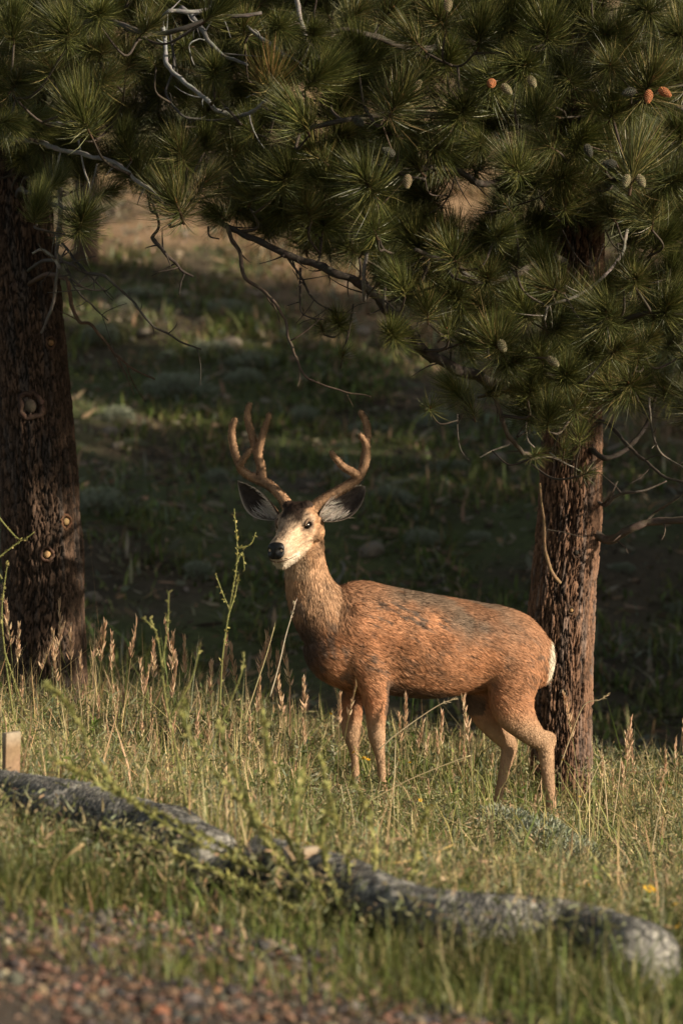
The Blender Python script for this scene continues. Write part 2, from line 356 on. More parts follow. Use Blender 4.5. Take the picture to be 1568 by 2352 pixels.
# litter lying on the slope
m = 16000; x, y = field(m, 23, 48, 1.5, .8); d = nrm(rdirs(m) * [1, 1, .3]); sd = nrm(np.cross(d, rdirs(m)))
V, F, C, _ = strips(np.stack([x, y, gz(x, y) + R.uniform(.01, .06, m)], -1), d, sd, R.gamma(2, .04, m), R.uniform(.015, .05, m), rdirs(m) * .3, pick([(.20, .15, .10), (.30, .25, .19), (.08, .06, .045), (.17, .18, .12), (.33, .22, .15)], m)); g.add(V, F, C)
hg = g.obj('hillside_grass', M_grass); hg['kind'] = 'stuff'; hg['label'] = 'green and dry tan grass covering the hillside behind the trees'; hg['category'] = 'grass'

# ------------------------------------------------------------------ pines
def worley(u, v, seed=0.):
    iu, iv_ = np.floor(u), np.floor(v); f1 = np.full(u.shape, 9.); f2 = f1.copy(); idc = np.zeros(u.shape)
    for du in (-1, 0, 1):
        for dv in (-1, 0, 1):
            a, b = iu + du, iv_ + dv
            px, py = a + _h(a, b, a * 0 + seed), b + _h(b, a, a * 0 + seed + 3)
            d = np.hypot(px - u, py - v); new = d < f1
            f2 = np.where(new, f1, np.minimum(f2, d)); idc = np.where(new, _h(a, b, a * 0 + seed + 9), idc); f1 = np.where(new, d, f1)
    return f1, f2, idc
def trunk_mesh(pts, rad, nth, dz, seed, plate, furrow, depth, cell=.05):
    p = smooth_path(np.c_[pts, rad], 10); zz = np.concatenate([np.arange(p[0, 2], 3.5, dz), np.arange(3.5, p[-1, 2], .06)])
    C = np.stack([np.interp(zz, p[:, 2], p[:, k]) for k in (0, 1, 3)], -1)
    th = np.arange(nth) / nth * 2 * np.pi; T, Zm = np.meshgrid(th, zz); r = C[:, 2:3]
    q = np.stack([np.cos(T) * 3, np.sin(T) * 3, Zm * 1.5], -1); wob = fbm(q, 1.5, 3, seed) - .5
    Rm = .2; ncell = round(2 * np.pi * Rm / cell)
    u = T / (2 * np.pi) * ncell + (fbm(q, 4., 4, seed + 2) - .5) * 1.9; v = Zm / (cell * 2.9) + (fbm(q, 5., 4, seed + 5) - .5) * 2.4
    # wrap: cells repeat around the trunk
    f1, f2, idc = worley(u, v, seed); e = f2 - f1
    e2f1, e2f2, id2 = worley(u * 2.3 + 3.1, v * 3.4, seed + 4)
    pl = sstep(.03, .30, e); fine = sstep(.0, .3, e2f2 - e2f1)
    disp = -depth * (1 - pl) + depth * .35 * (idc - .5) + .25 * depth * (fine - 1) + wob * r * .22
    rr = r + disp; V = np.stack([C[:, 0:1] + np.cos(T) * rr, C[:, 1:2] + np.sin(T) * rr, Zm], -1)
    k = (.55 + .6 * idc + .35 * (id2 - .5))[..., None]
    col = np.asarray(furrow) * (1 - pl[..., None]) + np.asarray(plate) * k * pl[..., None] * (.72 + .28 * fine[..., None])
    gry = sstep(.5, .72, fbm(q, 2.4, 3, seed + 8))[..., None] * .45
    col = col * (1 - gry) + col.mean(-1, keepdims=True) * np.array([.95, .98, 1.0]) * gry
    g = Geo(); g.add(V.reshape(-1, 3), loft_faces(len(zz), nth, False), col.reshape(-1, 3)); return g, p
# needle tufts: shoot axis +Z, unit radius about 1
def tuft_mesh(name, seed, n, cols, w, spread=1.0, half=False):
    r = np.random.default_rng(seed); g = Geo()
    s = r.uniform(0, 1, n) ** .8; th = r.uniform(0, 6.28, n)
    ang = np.radians(np.clip(112 - 98 * s + r.normal(0, 12, n), 4, 140)) * spread
    d = np.stack([np.sin(ang) * np.cos(th), np.sin(ang) * np.sin(th), np.cos(ang)], -1)
    base = np.stack([0 * s, 0 * s, -.62 + .62 * s], -1) + d * .02; sweep = r.normal(0, .16, 3)
    L = r.normal(.92, .11, n).clip(.5, 1.15); side = nrm(np.cross(d, r.normal(size=(n, 3))))
    bend = r.normal(0, .13, (n, 3)) + np.array([0, 0, .24]) + sweep
    col = pick(cols, n, jit=.25, rng=r)
    V, F, C, _ = strips(base, d, side, L, np.full(n, w), bend, col, mid=.55); g.add(V, F, C, 0)
    V, F = tube([(0, 0, -.75), (0, 0, -.3), (0, 0, .02)], [.035, .035, .03], 6); g.add(V, F, (.09, .055, .035), 1)
    V, F = tube([(0, 0, .0), (0, 0, .07), (0, 0, .13), (0, 0, .17)], [.03, .042, .03, .006], 6); g.add(V, F, (.33, .13, .06), 1)
    return g
GN = [(.058, .068, .016), (.078, .086, .021), (.043, .053, .013), (.165, .155, .046), (.066, .068, .021)]
GY = [(.20, .17, .06), (.30, .20, .08), (.14, .13, .04), (.24, .15, .06)]
TUFT = [tuft_mesh('tuft', 100 + k, (720, 560, 800, 420, 640, 760)[k], GN + ([(.20, .15, .06)] if k in (1, 3) else []), .0135, (1.0, .8, 1.1, .9, .7, 1.05)[k]).mesh('needle_tuft', [M_needle, M_twig]) for k in range(6)]
TUFT_Y = tuft_mesh('tuft', 140, 520, GY + GN[:2], .016).mesh('needle_tuft', [M_needle, M_twig])
TUFT_S = [tuft_mesh('tuft', 150 + k, 170, GN, .02, 1.0).mesh('needle_tuft', [M_needle, M_twig]) for k in range(2)]

def cone_mesh(cols, seed):
    r = np.random.default_rng(seed); g = Geo(); n = 0
    prof = lambda t: .5 * np.sin(np.pi * np.clip(t, 0.03, 1) ** .8) ** .7
    V, F = tube(np.stack([np.zeros(9), np.zeros(9), np.linspace(0, -1.5, 9)], -1), .84 * prof(np.linspace(0.02, .97, 9)), 10); g.add(V, F, np.array(cols[0]) * .6)
    bv, bf = ico()
    for k in range(110):
        t = (k + .5) / 110; a = k * 2.39996; rr = prof(.04 + .92 * t)
        c = np.array([np.cos(a) * rr * .9, np.sin(a) * rr * .9, -1.5 * t]); o = np.array([np.cos(a), np.sin(a), 0]); tt = np.array([-np.sin(a), np.cos(a), 0])
        v = bv * [.085, .05, .06]; v = v[:, :1] * tt + v[:, 1:2] * o + v[:, 2:] * np.array([0, 0, 1.]); g.add(v + c, bf, pick(cols, 1, jit=.25, rng=r)[0])
    return g.mesh('pine_cone', M_cone)
CONE_G = [cone_mesh([(.24, .21, .12), (.30, .25, .15), (.17, .15, .09)], 1), cone_mesh([(.20, .16, .09), (.27, .21, .13)], 2)]
CONE_O = cone_mesh([(.42, .16, .07), (.34, .12, .05), (.46, .2, .09)], 3)
CONE_D = cone_mesh([(.06, .06, .045), (.09, .085, .06)], 4)

def quat_z(d, roll):
    q = Vector(d).to_track_quat('Z', 'Y'); return q @ Quaternion((0, 0, 1), roll)
class Pine:
    def __init__(s, name, base, label, pts, rad, seed, plate, furrow, depth, nth, dz, cell):
        s.root = thing(name, base, label, 'tree', 'pine trees framing the deer')
        g, s.path = trunk_mesh(pts, rad, nth, dz, seed, plate, furrow, depth, cell); s.trunk = g.obj('trunk', M_bark, s.root); s.br = []; s.att = []; s.tufts = 0
    def axis_at(s, z): return np.array([np.interp(z, s.path[:, 2], s.path[:, 0]), np.interp(z, s.path[:, 2], s.path[:, 1]), z])
    def branch(s, pts, r0, r1, col=(.10, .085, .07), from_trunk=None, n=7, knob=.18, twigs=0):
        """pts: rows of (px, py, distance)"""
        P = [at(*q) for q in pts]
        if from_trunk is not None:
            a = s.axis_at(at(*pts[0])[2] + from_trunk); P = [a, a + (P[0] - a) * .5 + [0, 0, .04]] + P
        p = smooth_path(P, n); p = p + (fbm(p, 9, 2, 4)[:, None] - .5) * np.array([.03, .03, .03]) * min(1, r0 / .01)
        g = Geo(); t = np.linspace(0, 1, len(p)); rr = r0 + (r1 - r0) * t
        V, F = tube(p, rr * (1 + R.uniform(-.12, .12, len(p))), 8, bump=knob * .6); g.add(V, F, pick([col], len(V), jit=.25))
        for _ in range(twigs):
            i = R.integers(2, len(p) - 1); L = R.uniform(.05, .22); d = nrm(rdirs(1)[0] + np.array([0, -.1, -.25])); q = nrm(rdirs(1)[0])
            tp = np.stack([p[i] + d * L * u + q * L * .35 * u * u for u in np.linspace(0, 1, 5)]); V, F = tube(tp, np.linspace(min(rr[i] * .6, .005), .0016, 5), 5); g.add(V, F, pick([col], len(V), jit=.2))
        s.br.append([g, p, rr, []]); s.att.append([p, rr]); return len(s.br) - 1
    def near(s, P):
        best = (9, 0, 0)
        for b, (p, rr) in enumerate(s.att):
            d = np.linalg.norm((p - P) * [1, .6, 1], axis=1); k = int(np.argmin(d))
            if d[k] < best[0]: best = (d[k], b, k)
        return best
    def twig_to(s, P, ax, r):
        _, b, k = s.near(P - ax * .2 + [0, .05, 0]); g = s.br[b][0]; p, rr = s.att[b]; a = p[k]; e = P - ax * r * .7
        m = (a + e) / 2 + R.normal(0, .03, 3) - [0, 0, .03]; q = smooth_path([a, m, e], 5)
        V, F = tube(q, np.linspace(min(.009, rr[k] * .9), .0045, len(q)), 6); g.add(V, F, pick([(.06, .047, .037)], len(V), jit=.25)); s.att[b] = [np.vstack([p, q[4:-1]]), np.append(rr, np.full(len(q[4:-1]), .007))]; return b
    def tuft(s, px, py, rpx, d, mesh, ax=None):
        P = at(px, py, d); r = rpx / FPX * d * 1.04
        if ax is None: ax = nrm(np.array([R.normal(0, .42), -.62 + R.normal(0, .25), .55 + R.normal(0, .22)]))
        b = s.twig_to(P, ax, r); s.br[b][3].append(('needle_tuft', mesh, P, quat_z(ax, R.uniform(0, 6.28)), r)); s.tufts += 1
    def cone(s, px, py, d, mesh, ax, size):
        P = at(px, py, d); _, b, k = s.near(P); s.br[b][3].append(('pine_cone', mesh, P - np.array(ax) * 0 , quat_z(-nrm(ax), R.uniform(0, 6)), size))
    def finish(s):
        for g, p, rr, kids in s.br:
            o = g.obj('branch', M_twig, s.root)
            for nm, mesh, P, q, sz in kids:
                c = bpy.data.objects.new(nm, mesh); COL.objects.link(c); c.parent = o
                c.location = P; c.rotation_mode = 'QUATERNION'; c.rotation_quaternion = q; c.scale = (sz,) * 3
    def foliage(s, items, lab):
        """many tufts joined in one mass: items of (P, axis, r)"""
        src = []
        for m in TUFT_S:
            v = np.empty(len(m.vertices) * 3, np.float32); m.vertices.foreach_get('co', v)
            l = np.empty(len(m.loops), np.int32); m.loops.foreach_get('vertex_index', l)
            cc = np.empty(len(m.vertices) * 4, np.float32); m.color_attributes['Col'].data.foreach_get('color', cc)
            src.append((v.reshape(-1, 3), l.reshape(-1, 3), cc.reshape(-1, 4)[:, :3]))
        g = Geo()
        for P, ax, r in items:
            v, f, cc = src[R.integers(2)]; M3 = np.array(quat_z(ax, R.uniform(0, 6.28)).to_matrix()); g.add((v * r) @ M3.T + P, f, cc * R.uniform(.75, 1.15))
        o = g.obj('needle_foliage', [M_needle, M_twig], s.root); o['kind'] = 'stuff'; o['label'] = lab

GREYW = (.20, .185, .165); BRN = (.085, .06, .042)
# --- right pine: trunk behind the deer's rump
D1 = 19.0
b1 = at(1285, 1890, D1); b1[2] = gz(b1[0], D1) - .15
rt = [(b1 + [0, 0, 0]), at(1288, 1780, D1), at(1287, 1600, D1), at(1289, 1400, D1), at(1304, 1230, D1), at(1311, 1080, D1), at(1314, 700, D1), at(1318, 400, D1), at(1325, 0, D1), at(1330, -800, D1), at(1335, -2200, D1)]
pr = Pine('pine_tree', (b1[0], D1, gz(b1[0], D1)), 'reddish brown pine trunk behind the deer rump, with long needle boughs and cones', rt, [.19, .155, .150, .160, .158, .152, .150, .145, .138, .12, .06], 3., (.215, .118, .073), (.022, .016, .013), .015, 320, .007, .028)
pr.branch([(1200, 900, 18.6), (1060, 850, 18.1), (985, 810, 17.9), (930, 750, 17.7), (885, 705, 17.6), (840, 665, 17.5), (780, 628, 17.45), (700, 602, 17.5), (620, 570, 17.5), (540, 525, 17.6), (475, 492, 17.7)], .034, .012, (.045, .036, .03), .05, knob=.3, twigs=22)
pr.branch([(1180, 400, 18.5), (1110, 425, 18.2), (1060, 398, 18.0), (1000, 388, 17.9), (900, 395, 17.7), (834, 430, 17.5)], .022, .010, (.06, .05, .04), .0, twigs=5)
pr.branch([(1200, 290, 18.5), (1060, 270, 18.0), (919, 262, 17.6), (800, 275, 17.4), (690, 300, 17.3)], .026, .010, (.06, .05, .04), .0)
pr.branch([(1220, 110, 18.5), (1104, 95, 18.1), (946, 110, 17.7), (819, 70, 17.4), (730, 85, 17.4)], .026, .010, (.06, .05, .04), .0)
pr.branch([(1400, 260, 18.3), (1480, 235, 17.8), (1590, 270, 17.5)], .022, .01, (.06, .05, .04), .0)
pr.branch([(1380, 430, 18.4), (1440, 410, 17.9), (1580, 430, 17.6)], .022, .01, (.06, .05, .04), .0)
pr.branch([(1360, 720, 18.3), (1410, 740, 17.9), (1480, 720, 17.6), (1580, 730, 17.5)], .02, .009, (.06, .05, .04), .0)
pr.branch([(1240, 600, 18.3), (1119, 650, 17.8), (1029, 600, 17.5), (954, 570, 17.3)], .02, .009, (.06, .05, .04), .0)
pr.branch([(1280, 860, 18.2), (1230, 860, 17.8), (1150, 820, 17.4)], .02, .009, (.06, .05, .04), .0)
pr.branch([(1350, 900, 18.2), (1400, 905, 17.8), (1450, 890, 17.6)], .02, .009, (.06, .05, .04), .0)
# bare limbs
pr.branch([(1395, 1243, 18.9), (1445, 1217, 18.8), (1500, 1200, 18.8), (1580, 1194, 18.7), (1700, 1180, 18.6)], .024, .016, (.10, .075, .058), .03, twigs=4)
pr.branch([(1478, 1205, 18.8), (1500, 1180, 18.8), (1545, 1150, 18.7), (1600, 1120, 18.6)], .009, .004, (.10, .08, .06))
pr.branch([(1388, 1160, 18.9), (1415, 1138, 18.8), (1450, 1134, 18.7), (1490, 1122, 18.7), (1530, 1105, 18.7)], .011, .004, (.10, .08, .065), .0, twigs=3)
pr.branch([(1390, 1155, 18.9), (1405, 1130, 18.8), (1418, 1105, 18.8)], .006, .002, (.12, .09, .07))
pr.branch([(1410, 985, 18.8), (1445, 1030, 18.6), (1485, 1062, 18.5), (1520, 1095, 18.4), (1590, 1118, 18.3)], .011, .006, (.075, .06, .05), .0, twigs=5)
pr.branch([(1490, 915, 18.5), (1492, 960, 18.4), (1505, 1020, 18.3), (1535, 1055, 18.3), (1590, 1085, 18.2)], .007, .004, (.13, .11, .09), twigs=3)
pr.branch([(1395, 1050, 18.8), (1450, 1020, 18.9), (1490, 960, 19), (1510, 880, 19)], .018, .008, (.05, .04, .033), .0)
pr.branch([(1130, 905, 17.9), (1150, 965, 17.9), (1175, 1010, 18.0), (1215, 1050, 18.3)], .013, .009, (.09, .07, .055), twigs=2)
pr.branch([(1102, 1050, 17.9), (1130, 1035, 17.9), (1168, 1020, 18.0)], .003, .005, (.30, .25, .2))
pr.branch([(1050, 950, 17.8), (1052, 1000, 17.8), (1060, 1035, 17.8), (1080, 1060, 17.8)], .0035, .002, (.07, .06, .05))
pr.branch([(1262, 1040, 18.5), (1290, 1062, 18.4), (1322, 1078, 18.4)], .004, .003, (.34, .29, .24))
pr.branch([(1206, 970, 18.3), (1208, 1010, 18.3), (1225, 1030, 18.3)], .004, .003, (.34, .29, .24))
pr.branch([(1240, 1108, 18.72), (1246, 1165, 18.72), (1249, 1220, 18.73), (1252, 1270, 18.74), (1268, 1315, 18.76), (1284, 1340, 18.8)], .006, .010, (.24, .15, .085))
pr.branch([(1252, 1215, 18.74), (1290, 1222, 18.74), (1340, 1235, 18.74)], .003, .002, (.10, .08, .06))
pr.branch([(1440, 528, 18.0), (1425, 585, 17.9), (1380, 640, 17.8), (1320, 682, 17.6), (1262, 700, 17.6), (1250, 735, 17.6)], .009, .006, (.16, .14, .12), twigs=4)
pr.branch([(1385, 525, 18.2), (1405, 560, 18.1), (1440, 590, 18), (1480, 610, 18)], .005, .002, (.08, .065, .05), twigs=2)
pr.branch([(1290, 530, 18.3), (1310, 570, 18.3), (1345, 610, 18.2), (1370, 600, 18.2), (1385, 560, 18.2)], .004, .002, (.06, .05, .04))
pr.branch([(1415, 560, 18.2), (1430, 610, 18.1), (1490, 650, 18), (1530, 640, 18)], .005, .003, (.06, .05, .04))
# hanging dead twigs under the bough
pr.branch([(526, 520, 17.6), (545, 575, 17.5), (560, 625, 17.4), (590, 660, 17.4), (632, 700, 17.3), (655, 760, 17.3), (675, 815, 17.2), (700, 855, 17.2), (745, 888, 17.2), (800, 905, 17.2), (852, 912, 17.2)], .0105, .003, (.085, .06, .045), twigs=9)
pr.branch([(655, 585, 17.5), (690, 635, 17.5), (720, 690, 17.5), (770, 715, 17.5), (815, 720, 17.5)], .006, .003, (.05, .04, .033), twigs=5)
pr.branch([(690, 615, 17.5), (688, 680, 17.5), (695, 720, 17.5), (740, 735, 17.4)], .006, .003, (.05, .04, .033), twigs=4)
pr.branch([(850, 560, 17.4), (838, 590, 17.3), (832, 640, 17.3), (838, 690, 17.4)], .009, .009, (.14, .125, .11))
pr.branch([(920, 585, 17.3), (895, 625, 17.3), (880, 680, 17.3), (885, 720, 17.4)], .007, .006, (.14, .125, .11))
pr.branch([(1042, 410, 17.8), (1035, 440, 17.8), (1012, 475, 17.8), (985, 490, 17.8)], .004, .003, (.05, .04, .03))
pr.branch([(1112, 490, 17.9), (1140, 484, 17.9), (1180, 474, 18)], .005, .004, (.06, .05, .04))
pr.branch([(810, 700, 17.6), (800, 770, 17.5), (788, 800, 17.5)], .004, .003, (.05, .04, .03))
pr.branch([(480, 520, 17.6), (484, 543, 17.5), (505, 548, 17.5)], .005, .003, (.05, .04, .033))

T = [(819, 30, 60), (946, 90, 70), (1104, 65, 75), (1256, 65, 85), (1031, 132, 70), (1424, 65, 75), (1554, 75, 70), (819, 125, 80), (804, 200, 80), (919, 225, 95), (964, 175, 70), (1061, 250, 80), (1134, 180, 80), (1201, 150, 85), (1231, 245, 75), (1294, 162, 65), (1496, 180, 100), (1414, 245, 70), (775, 255, 80), (1034, 325, 80), (834, 410, 95), (939, 368, 80), (1179, 382, 75), (1336, 318, 75), (1456, 375, 105), (1299, 460, 75), (1554, 300, 80), (1565, 410, 80), (844, 500, 75), (976, 500, 50), (954, 550, 70), (1029, 575, 75), (1151, 535, 50), (1119, 635, 75), (1164, 577, 50), (1244, 600, 60), (1259, 660, 70), (1194, 705, 75), (919, 650, 60), (1049, 675, 75), (1391, 720, 85), (1534, 700, 75), (849, 555, 65), (1524, 550, 60), (1131, 785, 85), (1146, 762, 60), (1026, 756, 45), (1240, 816, 65), (1222, 884, 75), (1314, 918, 70), (1442, 880, 75), (1402, 895, 80), (1363, 800, 80), (1466, 808, 50), (1261, 953, 60), (1137, 895, 50), (1045, 897, 55), (988, 936, 45), (1082, 936, 45), (1235, 1042, 38), (1295, 1034, 40), (1350, 1085, 35), (898, 765, 60), (775, 735, 50), (738, 750, 40), (788, 812, 33), (980, 700, 60), (720, 75, 60), (685, 265, 85), (710, 345, 80), (745, 500, 80), (635, 470, 75), (600, 430, 70), (560, 480, 60), (660, 400, 80), (740, 420, 80), (1330, 1000, 45), (1300, 860, 70), (1290, 745, 70), (1460, 640, 60), (1100, 700, 60), (890, 610, 60), (1160, 470, 45), (1500, 480, 70), (1390, 480, 60), (740, 170, 80), (1490, 780, 50), (1330, 700, 60), (880, 300, 70), (1000, 30, 75), (1170, 20, 70), (1340, 30, 70), (1480, 20, 75), (900, 20, 70), (1400, 150, 70), (1560, 180, 75), (1100, 330, 60), (1250, 330, 65), (1400, 330, 60), (700, 470, 70), (800, 570, 55), (1540, 620, 60), (1180, 830, 60), (1420, 800, 65)]
for k, (px, py, r) in enumerate(T):
    if py > 300 and px < 600: continue
    pr.tuft(px, py, r, R.uniform(16.9, 17.9) if r < 84 else R.uniform(16.7, 17.0), TUFT[R.integers(6)] if r > 47 else TUFT_S[R.integers(2)])
poly = np.array([(430, -60), (1640, -60), (1640, 960), (1500, 900), (1400, 920), (1330, 940), (1230, 950), (1150, 860), (1070, 820), (1010, 770), (940, 690), (870, 620), (800, 560), (700, 560), (600, 520), (540, 480), (520, 420), (640, 340), (700, 200), (560, 100)], float)
hole = [(1070, 450, 85, 60), (1330, 590, 90, 60), (1500, 580, 40, 30), (640, 225, 60, 25), (1140, 330, 40, 30)]
def inside(px, py, pg):
    r = False; j = len(pg) - 1
    for i in range(len(pg)):
        if (pg[i][1] > py) != (pg[j][1] > py) and px < (pg[j][0] - pg[i][0]) * (py - pg[i][1]) / (pg[j][1] - pg[i][1]) + pg[i][0]: r = not r
        j = i
    return r
def rand_ax(): return nrm(np.array([R.normal(0, .5), -.55 + R.normal(0, .35), .4 + R.normal(0, .35)]))
cnt = 0
while cnt < 200:
    px, py = R.uniform(430, 1640), R.uniform(-60, 960)
    if not inside(px, py, poly) or any(((px - a) / w) ** 2 + ((py - b) / h) ** 2 < 1.6 for a, b, w, h in hole): continue
    pr.tuft(px, py, R.uniform(55, 88), R.uniform(17.6, 19.3), TUFT[R.integers(6)], rand_ax()); cnt += 1
for c in [(932, 250, 17.0, CONE_G[0], (.5, -.4, -.6)), (945, 218, 17.0, CONE_G[1], (.5, -.3, .5)), (893, 246, 17.1, CONE_D, (-.6, -.3, -.4)), (1129, 197, 16.9, CONE_O, (-.1, -.9, -.4)), (1152, 206, 16.9, CONE_G[0], (.6, -.4, -.6)), (1213, 186, 17, CONE_G[0], (.4, -.4, -.7)), (1489, 218, 16.9, CONE_O, (-.1, -.4, -.9)), (1513, 214, 16.9, CONE_O, (.7, -.3, -.5)), (1458, 218, 17, CONE_D, (-.8, -.2, -.2)), (815, 284, 17, CONE_D, (.5, -.6, -.4)), (936, 412, 16.9, CONE_G[1], (-.05, -.3, -1)), (905, 366, 17, CONE_D, (-.8, -.3, .4)), (1345, 343, 17.1, CONE_D, (.3, -.4, -.8)), (1440, 413, 16.9, CONE_G[0], (-.2, -.5, -.8)), (1464, 413, 16.9, CONE_G[0], (.4, -.4, -.8)), (1415, 388, 17, CONE_D, (-.9, -.2, .1)), (1146, 792, 16.9, CONE_G[0], (.4, -.5, -.8)), (1258, 832, 17, CONE_G[0], (.6, -.4, -.5)), (1028, 8, 17, CONE_G[1], (.0, -.4, -.9))]:
    P = at(c[0], c[1] - 10, c[2] - .12); _, b, k = pr.near(P); pr.br[b][3].append(('pine_cone', c[3], P, quat_z(-nrm(np.array(c[4])), R.uniform(0, 6)), .042))
    V, F = tube(smooth_path([pr.att[b][0][k], (pr.att[b][0][k] + P) / 2 + [0, .05, 0], P + [0, .01, 0]], 4), .004, 5); pr.br[b][0].add(V, F, BRN)
pr.finish()
items = []
while len(items) < 420:
    px, py = R.uniform(300, 1850), R.uniform(-120, 940)
    if px < 1640 and (not inside(px, py, poly) or any(((px - a) / w) ** 2 + ((py - b) / h) ** 2 < 2.2 for a, b, w, h in hole)): continue
    items.append((at(px, py, R.uniform(18.6, 20.6)), rand_ax(), R.uniform(.13, .18)))
for _ in range(520):   # the crown goes on above
    z = R.uniform(3.9, 9.0); a = R.uniform(0, 6.28); rr = (2.1 - .16 * z) * R.uniform(.25, 1); c0 = pr.axis_at(z)
    items.append((c0 + [math.cos(a) * rr, math.sin(a) * rr, 0], nrm([math.cos(a), math.sin(a), .6]), R.uniform(.17, .24)))
pr.foliage(items, 'dense dark needles of the inner crown')

# --- left pine
D2 = 19.4
b2 = at(108, 1720, D2); b2[2] = gz(b2[0], D2) - .15
lt = [b2, at(106, 1560, D2), at(103, 1420, D2), at(97, 1250, D2), at(84, 1050, D2), at(68, 850, D2), at(48, 620, D2), at(30, 350, D2), at(10, 0, D2), at(-10, -700, D2), at(-30, -2200, D2)]
pl = Pine('pine_tree', (b2[0], D2, gz(b2[0], D2)), 'thick dark pine trunk with pruned knots and dead twigs, beside the seed-head grass', lt, [.26, .215, .208, .204, .202, .198, .192, .185, .175, .15, .07], 8., (.115, .070, .047), (.018, .014, .011), .014, 340, .008, .024)
pl.branch([(-40, 312, 18.4), (20, 318, 18.3), (80, 326, 18.2), (140, 342, 18.0), (200, 354, 17.8), (268, 378, 17.5), (330, 420, 17.3), (390, 470, 17.2)], .016, .008, GREYW, .1, twigs=6)
pl.branch([(60, 265, 18.5), (130, 285, 18), (185, 280, 17.5)], .018, .008, (.12, .11, .1), .0)
pl.branch([(60, 70, 18.6), (160, 60, 18.1), (260, 50, 17.8), (347, 80, 17.5), (500, 40, 17.4), (600, 30, 17.4)], .022, .008, (.08, .07, .06), .0)
pl.branch([(372, 55, 17.7), (378, 120, 17.6), (395, 158, 17.5), (440, 205, 17.4), (478, 232, 17.3), (500, 258, 17.3), (560, 262, 17.3), (602, 240, 17.2), (632, 195, 17.1)], .011, .009, (.22, .215, .21), twigs=8)
pl.branch([(372, 60, 17.6), (384, 28, 17.5), (410, 22, 17.5), (470, 24, 17.5), (488, 6, 17.5), (490, -30, 17.5)], .010, .010, (.20, .195, .19), twigs=2)
pl.branch([(415, 20, 17.9), (450, 55, 17.8), (480, 100, 17.7), (520, 130, 17.7), (565, 152, 17.6)], .015, .006, (.13, .125, .12), twigs=6)
pl.branch([(674, -30, 17.4), (684, 30, 17.3), (700, 75, 17.3), (716, 105, 17.3), (740, 140, 17.4)], .011, .012, (.20, .18, .165))
pl.branch([(555, 50, 17.8), (600, 92, 17.7), (635, 112, 17.6), (662, 132, 17.6)], .009, .008, (.15, .145, .14), twigs=3)
pl.branch([(390, 75, 17.8), (400, 150, 17.8), (385, 210, 17.8), (415, 265, 17.7), (470, 275, 17.7), (540, 270, 17.6)], .007, .005, (.06, .055, .05), twigs=5)
pl.branch([(445, 150, 17.8), (435, 105, 17.7), (455, 90, 17.7), (470, 92, 17.7)], .004, .003, (.2, .2, .19))
pl.branch([(60, 440, 18.7), (130, 470, 18.3), (200, 495, 17.9)], .016, .008, (.06, .05, .045), .0, twigs=6)
pl.branch([(140, 350, 18.1), (128, 390, 18.0), (110, 440, 17.9), (100, 470, 17.9)], .005, .004, (.2, .185, .165))
pl.branch([(180, 320, 18.0), (190, 370, 18.0), (205, 430, 17.9), (205, 470, 17.8)], .005, .004, (.2, .185, .165))
pl.branch([(225, 375, 17.8), (213, 420, 17.8), (203, 455, 17.8)], .004, .003, (.2, .185, .165))
# dead twig cluster beside the trunk
pl.branch([(138, 430, 18.4), (136, 520, 18.4), (128, 590, 18.4), (128, 640, 18.4), (122, 700, 18.4), (96, 765, 18.4)], .012, .006, (.11, .095, .08), twigs=8)
pl.branch([(75, 582, 18.4), (95, 574, 18.4), (118, 590, 18.4), (135, 620, 18.4)], .006, .009, (.22, .2, .175))
pl.branch([(150, 605, 18.4), (200, 622, 18.4), (245, 642, 18.3), (290, 678, 18.3), (335, 728, 18.2), (395, 772, 18.2), (462, 803, 18.2)], .010, .004, (.075, .065, .055), .0, twigs=7)
pl.branch([(150, 640, 18.5), (165, 700, 18.5), (185, 738, 18.5), (208, 745, 18.5), (250, 795, 18.5), (300, 842, 18.5), (358, 870, 18.5)], .013, .004, (.095, .06, .04), .0, twigs=5)
pl.branch([(150, 620, 18.4), (190, 655, 18.4), (230, 665, 18.4), (245, 655, 18.4)], .007, .003, (.07, .06, .05), twigs=4)
pl.branch([(160, 640, 18.4), (200, 690, 18.4), (250, 735, 18.4)], .006, .003, (.07, .06, .05), twigs=4)
pl.branch([(140, 560, 18.5), (180, 600, 18.4), (220, 640, 18.4), (260, 690, 18.4)], .007, .003, (.05, .045, .04), twigs=6)
pl.branch([(350, 545, 17.5), (372, 578, 17.4), (400, 602, 17.4), (418, 622, 17.4), (444, 636, 17.4)], .010, .005, (.055, .042, .035), twigs=5)
pl.branch([(424, 628, 17.4), (416, 650, 17.4), (413, 676, 17.4)], .005, .003, (.05, .04, .033))
for (px, py, r, m) in [(185, 262, 85, 0), (45, 185, 62, 1), (155, 70, 80, 2), (347, 60, 55, 3), (502, 20, 75, 4), (345, 135, 35, 6), (492, 155, 55, 5), (500, 215, 40, 6), (622, 180, 80, 7), (560, 290, 45, 0), (470, 420, 60, 3), (250, 440, 55, 1), (360, 420, 60, 0), (130, 420, 50, 2), (290, 330, 60, 4), (240, 180, 60, 3), (412, 345, 75, 1), (310, 395, 65, 2), (405, 465, 95, 3), (85, 480, 60, 4), (190, 500, 80, 5), (495, 490, 55, 0), (525, 430, 62, 1), (120, 150, 70, 3), (30, 60, 70, 4), (230, 30, 70, 5), (20, 280, 60, 2), (560, 60, 65, 1), (640, 60, 65, 2), (470, 330, 55, 4), (590, 370, 65, 5), (540, 350, 60, 3)]:
    pl.tuft(px, py, r, R.uniform(17.0, 17.8) if r < 75 else R.uniform(16.8, 17.0), TUFT_Y if m == 7 else TUFT_S[0] if m == 6 else TUFT[m])
cnt = 0
